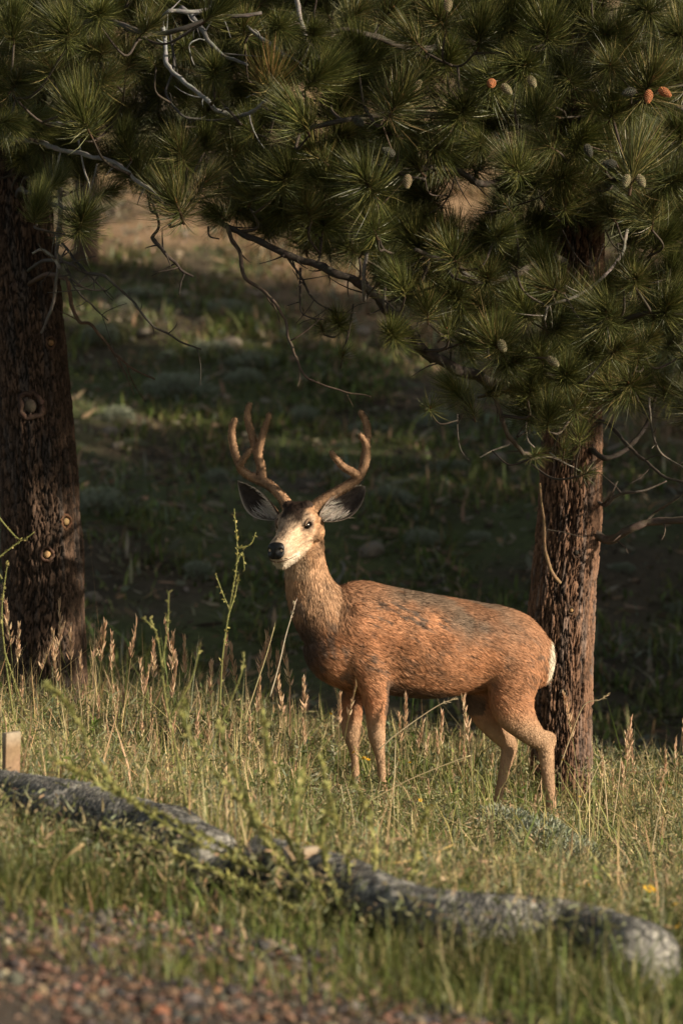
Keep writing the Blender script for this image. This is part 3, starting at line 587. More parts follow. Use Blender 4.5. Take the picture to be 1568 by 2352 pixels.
while cnt < 120:
    px, py = R.uniform(-60, 640), R.uniform(-60, 470)
    if py > 430 or (py > 360 and px < 230 and R.random() < .6): continue
    if any(((px - a) / w) ** 2 + ((py - b) / h) ** 2 < 1 for a, b, w, h in [(340, 300, 90, 50), (330, 215, 70, 60)]): continue
    pl.tuft(px, py, R.uniform(45, 75), R.uniform(17.9, 19.4), TUFT[R.integers(6)], rand_ax()); cnt += 1
P = at(405, 462, 16.95); _, b, k = pl.near(P); pl.br[b][3].append(('pine_cone', CONE_G[1], P, quat_z(-nrm(np.array([.15, -.75, -.6])), 1.), .036))
pl.finish()
items = []
while len(items) < 230:
    px, py = R.uniform(-250, 620), R.uniform(-120, 400)
    items.append((at(px, py, R.uniform(19.2, 20.8)), rand_ax(), R.uniform(.13, .18)))
for _ in range(420):
    z = R.uniform(3.9, 9.0); a = R.uniform(0, 6.28); rr = (2.1 - .16 * z) * R.uniform(.25, 1); c0 = pl.axis_at(z)
    items.append((c0 + [math.cos(a) * rr, math.sin(a) * rr, 0], nrm([math.cos(a), math.sin(a), .6]), R.uniform(.17, .24)))
pl.foliage(items, 'dense dark needles of the inner crown')
# pruned knots on the trunks
def knot(pine, px, py, d, r, tilt, wood, ring):
    """raised bark collar round a cut stub"""
    z = at(px, py, d)[2]; c0 = pine.axis_at(z); R0 = np.interp(z, pine.path[:, 2], pine.path[:, 3])
    x = at(px, py, c0[1] - R0 * .8)[0]; a = np.clip((x - c0[0]) / R0, -.97, .97); o = np.array([a, -math.sqrt(1 - a * a), 0]); P = c0 + o * (R0 - .004)
    tt = np.cross([0, 0, 1], o); g = Geo(); th = np.linspace(0, 2 * np.pi, 25)
    ringp = P + o * .002 + (np.cos(th) * r * R.uniform(.82, 1.18, 25))[:, None] * tt + (np.sin(th) * r * R.uniform(.95, 1.35, 25))[:, None] * np.array([0, 0, 1.])
    V, F = tube(ringp, r * .26 * (1 + R.uniform(-.2, .2, 25)), 8, bump=.2); g.add(V, F, pick([ring], len(V), jit=.25))
    V, F = tube([P - o * .01, P + o * .004, P + o * .012], [r * .62, r * .60, r * .5], 14, bump=.08); g.add(V, F, pick([wood], len(V), jit=.2)); g.obj('knot', M_twig, pine.root)
knot(pl, 72, 935, D2, .055, 0, (.07, .055, .04), (.055, .032, .024))
knot(pl, 152, 1198, D2, .030, 0, (.40, .26, .13), (.14, .07, .04))
knot(pl, 110, 1272, D2, .030, 0, (.34, .21, .10), (.09, .05, .035))
knot(pl, 117, 790, D2, .026, 0, (.30, .17, .08), (.10, .055, .035))
knot(pr, 1322, 1268, D1, .022, 0, (.03, .025, .02), (.06, .035, .025))
knot(pr, 1292, 1590, D1, .017, 0, (.22, .15, .09), (.05, .035, .025))
knot(pr, 1310, 1400, D1, .016, 0, (.32, .19, .09), (.08, .05, .035))

# --- slender trunk on the hillside and unseen pines added off-frame so their shade falls on the slope
def crown(g, h0, h1, r0, n, seed, w=.05, L=.45):
    r = np.random.default_rng(seed); z = h0 + (h1 - h0) * r.uniform(0, 1, n) ** 1.2; t = (z - h0) / (h1 - h0)
    a = r.uniform(0, 6.28, n); lay = .75 + .25 * np.sin(z * 5 + 2 * np.sin(a * 2)); rr = r0 * (1 - t) ** .7 * np.sqrt(r.uniform(.1, 1, n)) * lay + .1
    base = np.stack([np.cos(a) * rr, np.sin(a) * rr, z], -1)
    for _ in range(14):
        d = nrm(np.stack([np.cos(a), np.sin(a), 0 * a + .3], -1) + r.normal(0, .7, (n, 3))); sd = nrm(np.cross(d, r.normal(size=(n, 3))))
        V, F, C, _ = strips(base + r.normal(0, .08, (n, 3)), d, sd, r.uniform(.5, 1, n) * L, np.full(n, w), r.normal(0, .1, (n, 3)), pick(GN, n, rng=r)); g.add(V, F, C)
def simple_trunk(h, r0, seed):
    zz = np.linspace(-.3, h, 14); g = Geo(); p = np.stack([.1 * np.sin(zz * .5 + seed), .1 * np.cos(zz * .4), zz], -1)
    V, F = tube(p, np.linspace(r0, .03, 14), 14, bump=.08); g.add(V, F, pick([(.10, .065, .045)], len(V), jit=.3)); return g
gc = Geo(); crown(gc, 1.1, 11, 2.9, 1150, 5); CROWN = gc.mesh('crown', M_needle); TRK = simple_trunk(10.5, .2, 1).mesh('trunk', M_bark)
for k, (x, y, s) in enumerate([(11.6, 20.3, .95), (13.6, 22.4, 1.05), (11.8, 23.8, .98), (14.2, 26.2, 1.1), (12.2, 28.6, 1.0), (15.5, 30.8, 1.05), (16.5, 24.0, 1.1), (13.0, 31.6, .95), (18.5, 33.0, 1.1), (17.0, 39.8, .85)]):
    z = float(gz(x, y)); t = thing('shade_pine', (x, y, z), 'unseen young pine placed to shade the hillside', 'tree', 'unseen pines added for shade')
    t.rotation_euler = (0, 0, k * 1.3); t.scale = (s, s, s * (1 + .06 * (k % 3)))
    for nm, me in (('trunk', TRK), ('crown', CROWN)):
        o = bpy.data.objects.new(nm, me); COL.objects.link(o); o.parent = t
gc2 = Geo(); crown(gc2, 4.3, 10, 1.5, 520, 15, .03, .36); CR2 = gc2.mesh('crown', M_needle); TR2 = simple_trunk(9.6, .15, 3).mesh('trunk', M_bark)  # off-frame pine added to block sun from the canopy
t = thing('shade_pine', (6.9, 17.45, float(gz(6.9, 17.45))), 'unseen tall pine with a high thin crown, added to shade the boughs', 'tree')
for nm, me in (('trunk', TR2), ('crown', CR2)):
    o = bpy.data.objects.new(nm, me); COL.objects.link(o); o.parent = t
p0 = hit(197, 612, 0, 30, 60); t = thing('distant_pine', tuple(p0), 'slim blurred pine trunk standing on the dry tan slope', 'tree')
g = Geo(); zz = np.linspace(-.2, 9, 12); V, F = tube(np.stack([p0[0] + .012 * zz, p0[1] + 0 * zz, p0[2] + zz], -1), np.linspace(.15, .05, 12), 16, bump=.06); g.add(V, F, pick([(.10, .065, .045)], len(V), jit=.3)); g.obj('trunk', M_bark, t)
g = Geo(); crown(g, 3.4, 10, 1.9, 500, 9); o = g.obj('crown', M_needle, None); o.parent = t

# ------------------------------------------------------------------ deer
YAW = math.radians(16)
NEAR = np.array([math.sin(YAW), -math.cos(YAW), 0.])           # towards the side we see
FWD = np.array([-math.cos(YAW), -math.sin(YAW), 0.])
DZ = np.array([0, 0, 1.])
def dc(px): return 17.6 + math.tan(YAW) * ((px - 784) / FPX * 17.6 - .43)
def DP(px, py, off=0.0): return at(px, py, dc(px) - off * math.cos(YAW)) + np.array([math.sin(YAW) * off * 0, 0, 0])
PXM = FPX / 17.5
geo = Geo()
def torso():
    S = [(704, 1470, 1505, .03), (714, 1448, 1532, .072), (735, 1412, 1558, .108), (775, 1352, 1577, .142), (832, 1336, 1590, .160), (890, 1347, 1594, .172), (950, 1359, 1600, .185), (1000, 1367, 1602, .190), (1060, 1377, 1594, .182), (1110, 1385, 1588, .168), (1160, 1394, 1590, .160), (1205, 1411, 1588, .145), (1235, 1438, 1578, .118), (1254, 1470, 1562, .080), (1263, 1498, 1540, .035)]
    q = smooth_path(S, 3); rings = []
    for px, t, b, w in q:
        c = DP(px, (t + b) / 2); rings.append((c, NEAR * w, DZ * (b - t) / 2 / PXM))
    return loft(rings)
V, F = torso(); geo.add(V, F)
def limb(rows, n=4, ratio=.82):
    """rows of px, py, lateral offset, in-picture half thickness, [lateral half thickness]"""
    q = smooth_path([(r[0], r[1], r[2], r[3], r[4] if len(r) > 4 else r[3] * ratio) for r in rows], n)
    P = np.array([DP(a, b, c) for a, b, c, _, _ in q]); t = nrm(np.gradient(P, axis=0)); rings = []
    for p, tt, (_, _, _, ra, rb) in zip(P, t, q):
        A = nrm(np.cross(tt, NEAR)); B = nrm(np.cross(A, tt)); k_ = 1.0 + .09 * float(sstep(1600, 1660, to_px(p)[1])); rings.append((p, A * ra * k_, B * rb * k_))
    V, F = loft(rings); geo.add(V, F)
# neck
limb([(800, 1470, 0, .16, .12), (760, 1430, 0, .150, .118), (730, 1388, .0, .128, .105), (712, 1350, .0, .105, .092), (702, 1310, .01, .094, .084), (699, 1272, .02, .086, .08), (701, 1238, .03, .078, .075), (703, 1212, .04, .06, .06)], 4)
# near fore leg with shoulder
limb([(820, 1385, .085, .07, .05), (832, 1440, .105, .105, .06), (842, 1500, .11, .105, .062), (852, 1550, .10, .082, .058), (859, 1590, .095, .060, .05), (863, 1630, .09, .046, .042), (863, 1665, .085, .037, .035), (865, 1692, .085, .036, .034), (869, 1718, .085, .026, .026), (874, 1750, .085, .0185, .019), (878, 1800, .085, .018, .018), (881, 1838, .085, .023, .022), (880, 1856, .085, .020, .02)])
# far fore leg
limb([(815, 1500, -.08, .09, .05), (812, 1550, -.085, .062, .05), (807, 1600, -.085, .048, .042), (806, 1645, -.085, .045, .038), (807, 1684, -.085, .039, .034), (811, 1712, -.085, .026, .025), (815, 1745, -.085, .0185, .018), (816, 1795, -.085, .018, .018), (817, 1828, -.085, .023, .022), (815, 1845, -.085, .02, .02)])
# near hind leg with haunch
limb([(1150, 1440, .05, .10, .07), (1172, 1490, .075, .135, .085), (1180, 1545, .09, .125, .085), (1174, 1595, .095, .108, .075), (1180, 1632, .095, .092, .064), (1200, 1662, .09, .068, .050), (1224, 1688, .085, .050, .039), (1249, 1710, .085, .037, .032), (1254, 1738, .085, .034, .028), (1256, 1765, .085, .030, .025), (1260, 1800, .085, .025, .022), (1265, 1850, .085, .022, .021), (1270, 1882, .085, .025, .023), (1268, 1898, .085, .021, .021)])
limb([(1246, 1682, .085, .012), (1262, 1692, .085, .022, .02), (1266, 1704, .085, .020, .018), (1262, 1722, .085, .014)])
# far hind leg
limb([(1120, 1520, -.06, .12, .07), (1112, 1580, -.085, .098, .07), (1112, 1625, -.09, .076, .058), (1130, 1662, -.09, .056, .046), (1153, 1690, -.09, .044, .036), (1168, 1712, -.09, .036, .03), (1165, 1738, -.09, .030, .026), (1157, 1768, -.09, .022, .021), (1149, 1805, -.09, .019, .019), (1142, 1842, -.09, .019, .019), (1140, 1868, -.09, .024, .022), (1137, 1882, -.09, .02, .02)])
# tail
limb([(1240, 1462, .0, .02), (1254, 1480, .0, .020, .026), (1259, 1520, .0, .018, .026), (1260, 1552, .0, .012, .014), (1256, 1566, 0, .004)])
# head
hy, hp = math.radians(30), math.radians(17)
HF = np.array([-math.sin(hy) * math.cos(hp), -math.cos(hy) * math.cos(hp), -math.sin(hp)]); HL = np.array([math.cos(hy), -math.sin(hy), 0.]); HU = np.cross(HF, HL)
HO = at(682, 1216, 17.28); HS = 1.12
def hd(f, l, u): return HO + (HF * f + HL * l + HU * u) * HS
head_rows = [(-.125, -.005, .045, .045), (-.10, .0, .075, .062), (-.05, .010, .092, .074), (-.01, .010, .090, .078), (.025, .000, .079, .070), (.055, -.014, .067, .061), (.09, -.026, .056, .054), (.12, -.033, .050, .051), (.15, -.039, .047, .050), (.17, -.042, .042, .047), (.187, -.045, .030, .033)]
rings = [(hd(f, 0, u), HL * w * HS, HU * h * HS) for f, u, h, w in smooth_path(head_rows, 3)]
V, F = loft(rings); geo.add(V, F)
V, F = loft([(hd(f, 0, u), HL * w * HS, HU * h * HS) for f, u, h, w in smooth_path([(-.06, -.055, .03, .05), (.0, -.066, .03, .05), (.05, -.076, .028, .046), (.10, -.082, .024, .041), (.145, -.086, .022, .036), (.176, -.086, .017, .027)], 3)]); geo.add(V, F)
bv, bf = ball(2)
for s in (-1, 1):
    for (f, l, u, r) in [(-.006, .060, .046, .022), (.03, .052, .030, .020), (.012, .058, .002, .026), (-.04, .060, -.025, .036), (-.035, .042, .084, .026), (.150, .030, -.038, .023)]:
        geo.add(bv * r * HS + hd(f, l * s, u), bf)
tmp = geo.obj('deer_parts', M_skin)
md = tmp.modifiers.new('r', 'REMESH'); md.mode = 'VOXEL'; md.voxel_size = .0075
md = tmp.modifiers.new('s', 'SMOOTH'); md.factor = .5; md.iterations = 7
dg = bpy.context.evaluated_depsgraph_get(); ev = tmp.evaluated_get(dg); me = bpy.data.meshes.new_from_object(ev)
bpy.data.objects.remove(tmp)
me.calc_loop_triangles(); nv = len(me.vertices)
DV = np.empty(nv * 3, np.float32); me.vertices.foreach_get('co', DV); DV = DV.reshape(-1, 3).astype(float)
DN = np.empty(nv * 3, np.float32); me.vertices.foreach_get('normal', DN); DN = DN.reshape(-1, 3).astype(float)
DT = np.empty(len(me.loop_triangles) * 3, np.int32); me.loop_triangles.foreach_get('vertices', DT); DT = DT.reshape(-1, 3)
bpy.data.meshes.remove(me)
# soft muscle relief
px, py = to_px(DV)
DV = DV + DN * ((fbm(DV, 7, 2, 3) - .5) * .012 * sstep(1300, 1380, py) * (1 - sstep(1600, 1680, py)))[:, None]
def lump(cx, cy, rx, ry, a):
    side = np.abs(DN @ NEAR); return (a * np.exp(-((px - cx) / rx) ** 2 - ((py - cy) / ry) ** 2) * sstep(.15, .6, side))[:, None] * DN
DV = DV + lump(1090, 1500, 32, 75, -.020) + lump(903, 1520, 18, 60, -.014) + lump(848, 1490, 34, 55, .010) + lump(1165, 1500, 40, 60, .010) + lump(782, 1440, 20, 60, -.012) + lump(880, 1560, 20, 16, .008) + lump(1000, 1480, 60, 60, .006) + lump(1215, 1560, 10, 60, -.006)
_f, _l, _u = ((DV - HO) @ HF) / HS, np.abs((DV - HO) @ HL) / HS, ((DV - HO) @ HU) / HS
_hd = (_f > -.09) & (to_px(DV)[1] < 1300) & (to_px(DV)[0] < 770)
def hl(f, l, u, r, a): return (a * np.exp(-((_f - f) / r[0]) ** 2 - ((_l - l) / r[1]) ** 2 - ((_u - u) / r[2]) ** 2) * _hd)[:, None] * DN
DV = DV + hl(.065, .055, -.012, (.03, .03, .016), -.007) + hl(.02, .075, -.006, (.035, .03, .010), .006) + hl(.045, .05, .022, (.014, .02, .010), -.005) + hl(-.005, .06, .052, (.025, .02, .010), .005) + hl(.13, .05, -.062, (.05, .03, .007), -.005) + hl(.0, .0, .085, (.04, .02, .03), -.004)
HEADF = ((DV - HO) @ HF) / HS; HEADL = ((DV - HO) @ HL) / HS; HEADU = ((DV - HO) @ HU) / HS
def coat(P, N):
    """pigment of the coat as a place on the body; belly and chest also carry painted shade"""
    px, py = to_px(P); f, l, u = ((P - HO) @ HF) / HS, ((P - HO) @ HL) / HS, ((P - HO) @ HU) / HS
    al = P @ nrm(-FWD * .9 + np.array([0, 0, -.45])); ac = P @ nrm(FWD * .45 + np.array([0, 0, -.9]))
    n1 = fbm(np.stack([al * 22, ac * 80, P @ NEAR * 22], -1), 1.0, 3, 1); n2 = fbm(P, 6, 3, 2); n3 = fbm(P, 45, 2, 7)
    c = np.array([.475, .226, .116]) * (.72 + .56 * n2)[:, None]
    def mix(c, col, a): a = np.clip(a, 0, 1)[:, None]; return c * (1 - a) + np.asarray(col) * a
    top = np.interp(px, [740, 832, 950, 1050, 1150, 1207, 1250], [1340, 1334, 1358, 1375, 1391, 1412, 1460])
    dep = (py - top) / 240
    saddle = (1 - sstep(.10, .46, dep + (n2 - .5) * .7)) * (.35 + .65 * sstep(850, 920, px)) * sstep(770, 800, px) * (1 - .7 * sstep(1110, 1220, px))
    c = mix(c, (.165, .125, .092), saddle * .9)
    spots = sstep(.52, .66, n1) * sstep(780, 860, px) * (1 - sstep(.75, .95, dep)) * sstep(.05, .2, dep) * (.45 + .55 * sstep(.45, .6, n2))
    c = mix(c, (.095, .078, .065), spots * .85)
    c = mix(c, (.35, .142, .062), sstep(.5, .68, fbm(P, 9, 3, 71)) * (py > 1330) * .5)
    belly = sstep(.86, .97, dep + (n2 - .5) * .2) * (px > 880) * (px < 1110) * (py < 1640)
    c = mix(c, (.11, .075, .055), belly * .9)  # shade under the body painted into the coat colour
    neck = (1 - sstep(1380, 1470, py)) * (1 - sstep(770, 810, px)); c = mix(c, (.54, .335, .20), neck * .8)
    streak = sstep(.55, .68, fbm(P * [1, 1, .35], 40, 2, 6)) * sstep(1290, 1400, py) * (1 - sstep(790, 850, px)); c = mix(c, (.12, .10, .085), streak * .65)
    chest = sstep(1380, 1450, py) * (1 - sstep(1560, 1600, py)) * (1 - sstep(705, 765, px + (n2 - .5) * 50)); c = mix(c, (.065, .052, .046), chest * .92)  # dark chest hair, deepened by painted shade
    legs = sstep(1610, 1690, py); c = mix(c, np.array([.44, .285, .175]) * (.75 + .5 * fbm(P * [1, 1, .4], 30, 3, 61))[:, None], legs * .9)
    infar = (P @ NEAR - (np.stack([P[:, 0] * 0, dc(1000) + P[:, 0] * 0, P[:, 0] * 0], -1) @ NEAR)) * 0
    rump = sstep(1255, 1262, px + (n2 - .5) * 8) * sstep(1445, 1470, py) * (1 - sstep(1575, 1610, py)); c = mix(c, (.74, .66, .52), rump)
    hd_ = (f > -.14) & (py < 1300) & (px < 770)
    face = sstep(-.06, .03, f) * hd_; c = mix(c, (.54, .385, .26), face * (1 - .4 * sstep(.03, .06, np.abs(l)) * (u > -.03)))
    cheek = hd_ * (1 - sstep(-.03, .02, f)) * sstep(-.1, -.02, f); c = mix(c, (.40, .215, .11), cheek * .8)
    fore = hd_ * (1 - sstep(.03, .062, f + (n3 - .5) * .06 - u * .15)) * sstep(.024, .045, u + (n3 - .5) * .03) * (1 - .75 * sstep(.040, .06, np.abs(l)) * (u < .085)); c = mix(c, (.040, .025, .018), fore)
    ringc = np.hypot(f - .012, u - .024); eye = hd_ * (np.abs(l) > .05) * np.exp(-(ringc / .034) ** 2); c = mix(c, (.60, .47, .35), eye * .5 * (u > .03)); c = mix(c, (.045, .03, .024), hd_ * (np.abs(l) > .045) * np.exp(-(np.hypot((f - .017) / 1.3, u - .024) / .0185) ** 4))
    muz = hd_ * sstep(.10, .16, f) * (u < -.0); c = mix(c, (.54, .41, .30), muz * .6)
    bridge = hd_ * sstep(.02, .05, f) * np.exp(-(l / .022) ** 2) * (u > 0 - .3 * f); c = mix(c, (.30, .215, .155), bridge * .75)
    fn = fbm(np.stack([f * 22, l * 70, u * 70], -1), 1., 3, 51); c = c * (1 + (fn - .5) * 1.5 * hd_)[:, None]
    tear = hd_ * (np.abs(l) > .03) * np.exp(-((f - .045) / .016) ** 2 - ((u - .012) / .007) ** 2); c = mix(c, (.10, .065, .05), tear * .8)
    chin = hd_ * sstep(.06, .11, f) * (1 - sstep(-.075, -.062, u)); c = mix(c, (.74, .66, .54), chin)
    throat = (py > 1275) * (py < 1325) * (px < 725) * (1 - sstep(690, 722, px)); c = mix(c, (.46, .34, .23), throat * .5)
    return np.clip(c * (.85 + .3 * n3)[:, None], 0, 1)
deer = thing('deer', (.45, 17.6, float(gz(.45, 17.6))), 'reddish mule deer buck with velvet antlers, standing in the grass', 'deer')
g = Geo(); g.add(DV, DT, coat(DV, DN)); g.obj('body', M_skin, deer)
# fur strands lying along the coat
tri = DV[DT]; ar = np.linalg.norm(np.cross(tri[:, 1] - tri[:, 0], tri[:, 2] - tri[:, 0]), axis=1) * .5
nF = 230000; ti = R.choice(len(DT), nF, p=ar / ar.sum()); b = R.dirichlet((1, 1, 1), nF)
FP = (tri[ti] * b[..., None]).sum(1); FN = nrm((DN[DT[ti]] * b[..., None]).sum(1))
px, py = to_px(FP); hf = ((FP - HO) @ HF) / HS
flow = np.tile(-FWD * .9 + np.array([0, 0, -.45]), (nF, 1))
wneck = ((1 - sstep(1400, 1500, py)) * (1 - sstep(770, 840, px)))[:, None]; flow = flow * (1 - wneck) + wneck * (np.array([.12, 0, -1.0]))
wleg = sstep(1590, 1680, py)[:, None]; flow = flow * (1 - wleg) + wleg * np.array([.1, 0, -1.])
wr = (sstep(1180, 1250, px) * (py < 1600))[:, None]; flow = flow * (1 - wr) + wr * np.array([.3, .2, -.9])
wh = (sstep(-.12, -.07, hf + R.normal(0, .012, nF)) * (1 - sstep(1276, 1306, py + R.normal(0, 8, nF) + (px - 660) * .35)) * (px < 765))[:, None]; flow = flow * (1 - wh) + wh * (-HF + HU * .1)
flow = flow + R.normal(0, .14, (nF, 3)) + (fbm(FP, 9, 2, 12) - .5)[:, None] * np.array([.3, 0, .6])
flow = nrm(flow - FN * (flow * FN).sum(1, keepdims=True)); lift = R.uniform(.16, .44, nF)[:, None]
Lf = .025 + .010 * wneck[:, 0] * sstep(1290, 1360, py) - .018 * wleg[:, 0] - .015 * wh[:, 0] + .006 * sstep(1240, 1258, px) * (py < 1600) * (py > 1440) + .006 * sstep(.5, .9, -FN[:, 2]) * (py < 1640)
Lf = np.clip(Lf, .006, .04) * R.uniform(.7, 1.25, nF)
d = nrm(flow + FN * lift); sd = nrm(np.cross(d, FN) + R.normal(0, .2, (nF, 3)))
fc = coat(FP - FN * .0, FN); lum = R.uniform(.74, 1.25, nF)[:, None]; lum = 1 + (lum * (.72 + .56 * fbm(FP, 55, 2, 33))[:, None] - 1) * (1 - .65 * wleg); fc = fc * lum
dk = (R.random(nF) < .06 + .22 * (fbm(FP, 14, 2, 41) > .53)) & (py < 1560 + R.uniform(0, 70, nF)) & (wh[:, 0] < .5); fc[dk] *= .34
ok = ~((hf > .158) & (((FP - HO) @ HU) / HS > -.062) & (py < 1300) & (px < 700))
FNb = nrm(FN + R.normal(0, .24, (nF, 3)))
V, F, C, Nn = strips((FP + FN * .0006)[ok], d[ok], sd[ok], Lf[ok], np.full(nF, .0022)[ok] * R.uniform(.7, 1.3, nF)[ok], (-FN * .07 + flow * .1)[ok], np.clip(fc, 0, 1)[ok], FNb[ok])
g = Geo(); g.add(V, F, C, 0, Nn); fur = g.obj('fur', M_fur, deer, normals=True); fur['kind'] = 'stuff'
# eyes, lids, nose, mouth
for s in (-1, 1):
    g = Geo(); c0 = hd(.017, .0640 * s, .024); ev_ = bv @ np.stack([HF * .0255, HL * .0150, HU * .0185]); g.add(ev_ * HS + c0, bf); e = g.obj('eye', M_eye, deer)
    g = Geo(); th = np.linspace(-.1, np.pi + .1, 14); ctr = hd(.016, .0735 * s, .0290)
    p = ctr + (HF * np.cos(th)[:, None] * .0255 + HU * (np.sin(th) * .0165 + .001)[:, None]) * HS - HL * s * (np.abs(np.cos(th)) * .007)[:, None]
    V, F = tube(p, 1.7 * (.0030 * np.sin(np.linspace(.25, np.pi - .25, 14)) + .001), 6); g.add(V, F, (.16, .105, .07)); g.obj('eyelid', M_skin, deer)
g = Geo()
nr = [(.150, -.018, .008, .020), (.164, -.022, .020, .031), (.178, -.030, .029, .037), (.191, -.037, .028, .036), (.198, -.042, .022, .029), (.201, -.046, .011, .016), (.202, -.048, .003, .005)]
V, F = loft([(hd(f, 0, u), HL * w * HS, HU * h * HS) for f, u, h, w in smooth_path(nr, 3)], .72)
# nostrils pressed in
f, l, u = ((V - HO) @ HF) / HS, ((V - HO) @ HL) / HS, ((V - HO) @ HU) / HS
for s in (-1, 1):
    q = np.exp(-(((l - .027 * s) / .011) ** 2 + ((u + .030 + .0 * l) / .010) ** 2)) * (f > .170); V = V - HF * (q * .018 * HS)[:, None]
q = np.exp(-((l) / .005) ** 2) * (u < -.04) * (f > .18); V = V - HF * (q * .004)[:, None]
g.add(V, F); g.obj('nose', M_nose, deer)
g = Geo()
for s in (-1, 1):
    V, F = tube(smooth_path([hd(.192, .004 * s, -.077), hd(.182, .032 * s, -.074), (hd(.155, .0500 * s, -.072)), (hd(.130, .0540 * s, -.071)), (hd(.120, .0550 * s, -.068))], 4), np.linspace(.0026, .0005, 17), 6); g.add(V, F, (.13, .08, .055))
g.obj('mouth', M_skin, deer)
# ears
def ear(base, tip, low, toward, cup, point=0.):
    """leaf shaped cupped ear: base, tip, a point on the lower edge; opens towards the camera side"""
    ax = tip - base; L = np.linalg.norm(ax); ax = ax / L; wv = low - base; wv = nrm(wv - ax * (wv @ ax)); nv_ = nrm(np.cross(ax, wv)); nv_ = nv_ * np.sign(nv_ @ toward)
    ns, nt = 26, 17; s = np.linspace(0, 1, ns)[:, None]; t = np.linspace(-1, 1, nt)[None]
    w = L * (.27 - .03 * point) * (np.sin(np.pi * np.clip(s * .965 + .045, 0, 1) ** 1.0)) ** (.62 + .25 * point) * (1 - (.15 + .2 * point) * s ** 4)
    cen = base + ax * (s * L)[..., None] + wv * (L * .05 * np.sin(np.pi * s))[..., None]
    dep = cup * L * (t ** 2 - .5) * np.sqrt(np.clip(w / L / .28, 0, 1)) * (1.1 - .5 * s)
    In = cen + wv * (w * t * (1 - .12 * t * t))[..., None] + nv_ * dep[..., None]
    Out = In - nv_ * (.006 + .012 * (1 - t ** 2) * (1 - s))[..., None]
    n_ = ns * nt; k = (np.arange(ns - 1)[:, None] * nt + np.arange(nt - 1)[None]).reshape(-1)
    Fa = np.concatenate([np.stack([k, k + 1, k + nt + 1], -1), np.stack([k, k + nt + 1, k + nt], -1)])
    edge = list(range(0, n_, nt)) + list(range(n_ - nt + 1, n_)) + list(range(n_ - nt - 1, nt - 2, -nt)) + list(range(nt - 2, 0, -1))
    Fe = []
    for a, b_ in zip(edge, edge[1:] + edge[:1]): Fe += [(a, a + n_, b_ + n_), (a, b_ + n_, b_)]
    rim = (np.abs(t) ** 14 * np.ones_like(s) + s ** 22).clip(0, 1)[..., None]; inn = np.array([.032, .023, .020]) * np.ones((ns, nt, 1))
    hair = ((1 - sstep(.10, .55, s + .3 * (fbm(In, 30, 2, 3) - .5))) * (.25 + .75 * sstep(-.6, .3, t)) * (1 - sstep(.55, .9, t)))[..., None] * .75 + (.10 * fbm(In, 50, 2, 5))[..., None]
    hair = np.clip(hair, 0, 1); inn = inn * (1 - hair) + np.array([.40, .34, .29]) * hair; ci = inn * (1 - rim) + np.array([.50, .41, .33]) * rim
    co = np.broadcast_to(np.array([.22, .135, .085]), (ns, nt, 3))
    g = Geo(); g.add(np.concatenate([In.reshape(-1, 3), Out.reshape(-1, 3)]), np.concatenate([Fa, Fa[:, ::-1] + n_, Fe]), np.concatenate([ci.reshape(-1, 3), co.reshape(-1, 3)]))
    # hairs inside and fringe on the rim
    m = 1500; si = R.uniform(.02, .95, m); tj = R.uniform(-1, 1, m); a = (si * (ns - 1)).astype(int); b_ = ((tj + 1) / 2 * (nt - 1)).astype(int)
    base_ = In[a, b_] - nv_ * .001; dd = nrm(ax * .9 + wv * (tj * -.2)[:, None] + nv_ * .35 + R.normal(0, .25, (m, 3))); sdv = nrm(np.cross(dd, nv_))
    V, F, C, _ = strips(base_, dd, sdv, R.uniform(.008, .022, m) * (1.2 - .5 * si), np.full(m, .0018), np.zeros((m, 3)), ci[a, b_] * R.uniform(.8, 1.5, (m, 1))); g.add(V, F, C)
    m = 260; si = R.uniform(.0, .35, m); tj = R.uniform(-.9, .9, m); a = (si * (ns - 1)).astype(int); b_ = ((tj + 1) / 2 * (nt - 1)).astype(int)
    dd = nrm(ax + wv * R.normal(0, .25, (m, 1)) + nv_ * R.uniform(.05, .4, (m, 1))); V, F, C, _ = strips(In[a, b_], dd, nrm(np.cross(dd, nv_)), R.uniform(.03, .075, m), np.full(m, .0022), -nv_ * .15 + np.zeros((m, 3)), pick([(.50, .44, .38), (.38, .32, .27)], m)); g.add(V, F, C)
    return g.obj('ear', M_ear, deer)
toc = np.array([0, -1., .1])
ear(at(738, 1192, 17.30), at(839, 1117, 17.34), at(778, 1215, 17.30), toc, .20)
ear(at(641, 1190, 17.38), at(545, 1103, 17.50), at(600, 1215, 17.44), toc, .22, 1.)
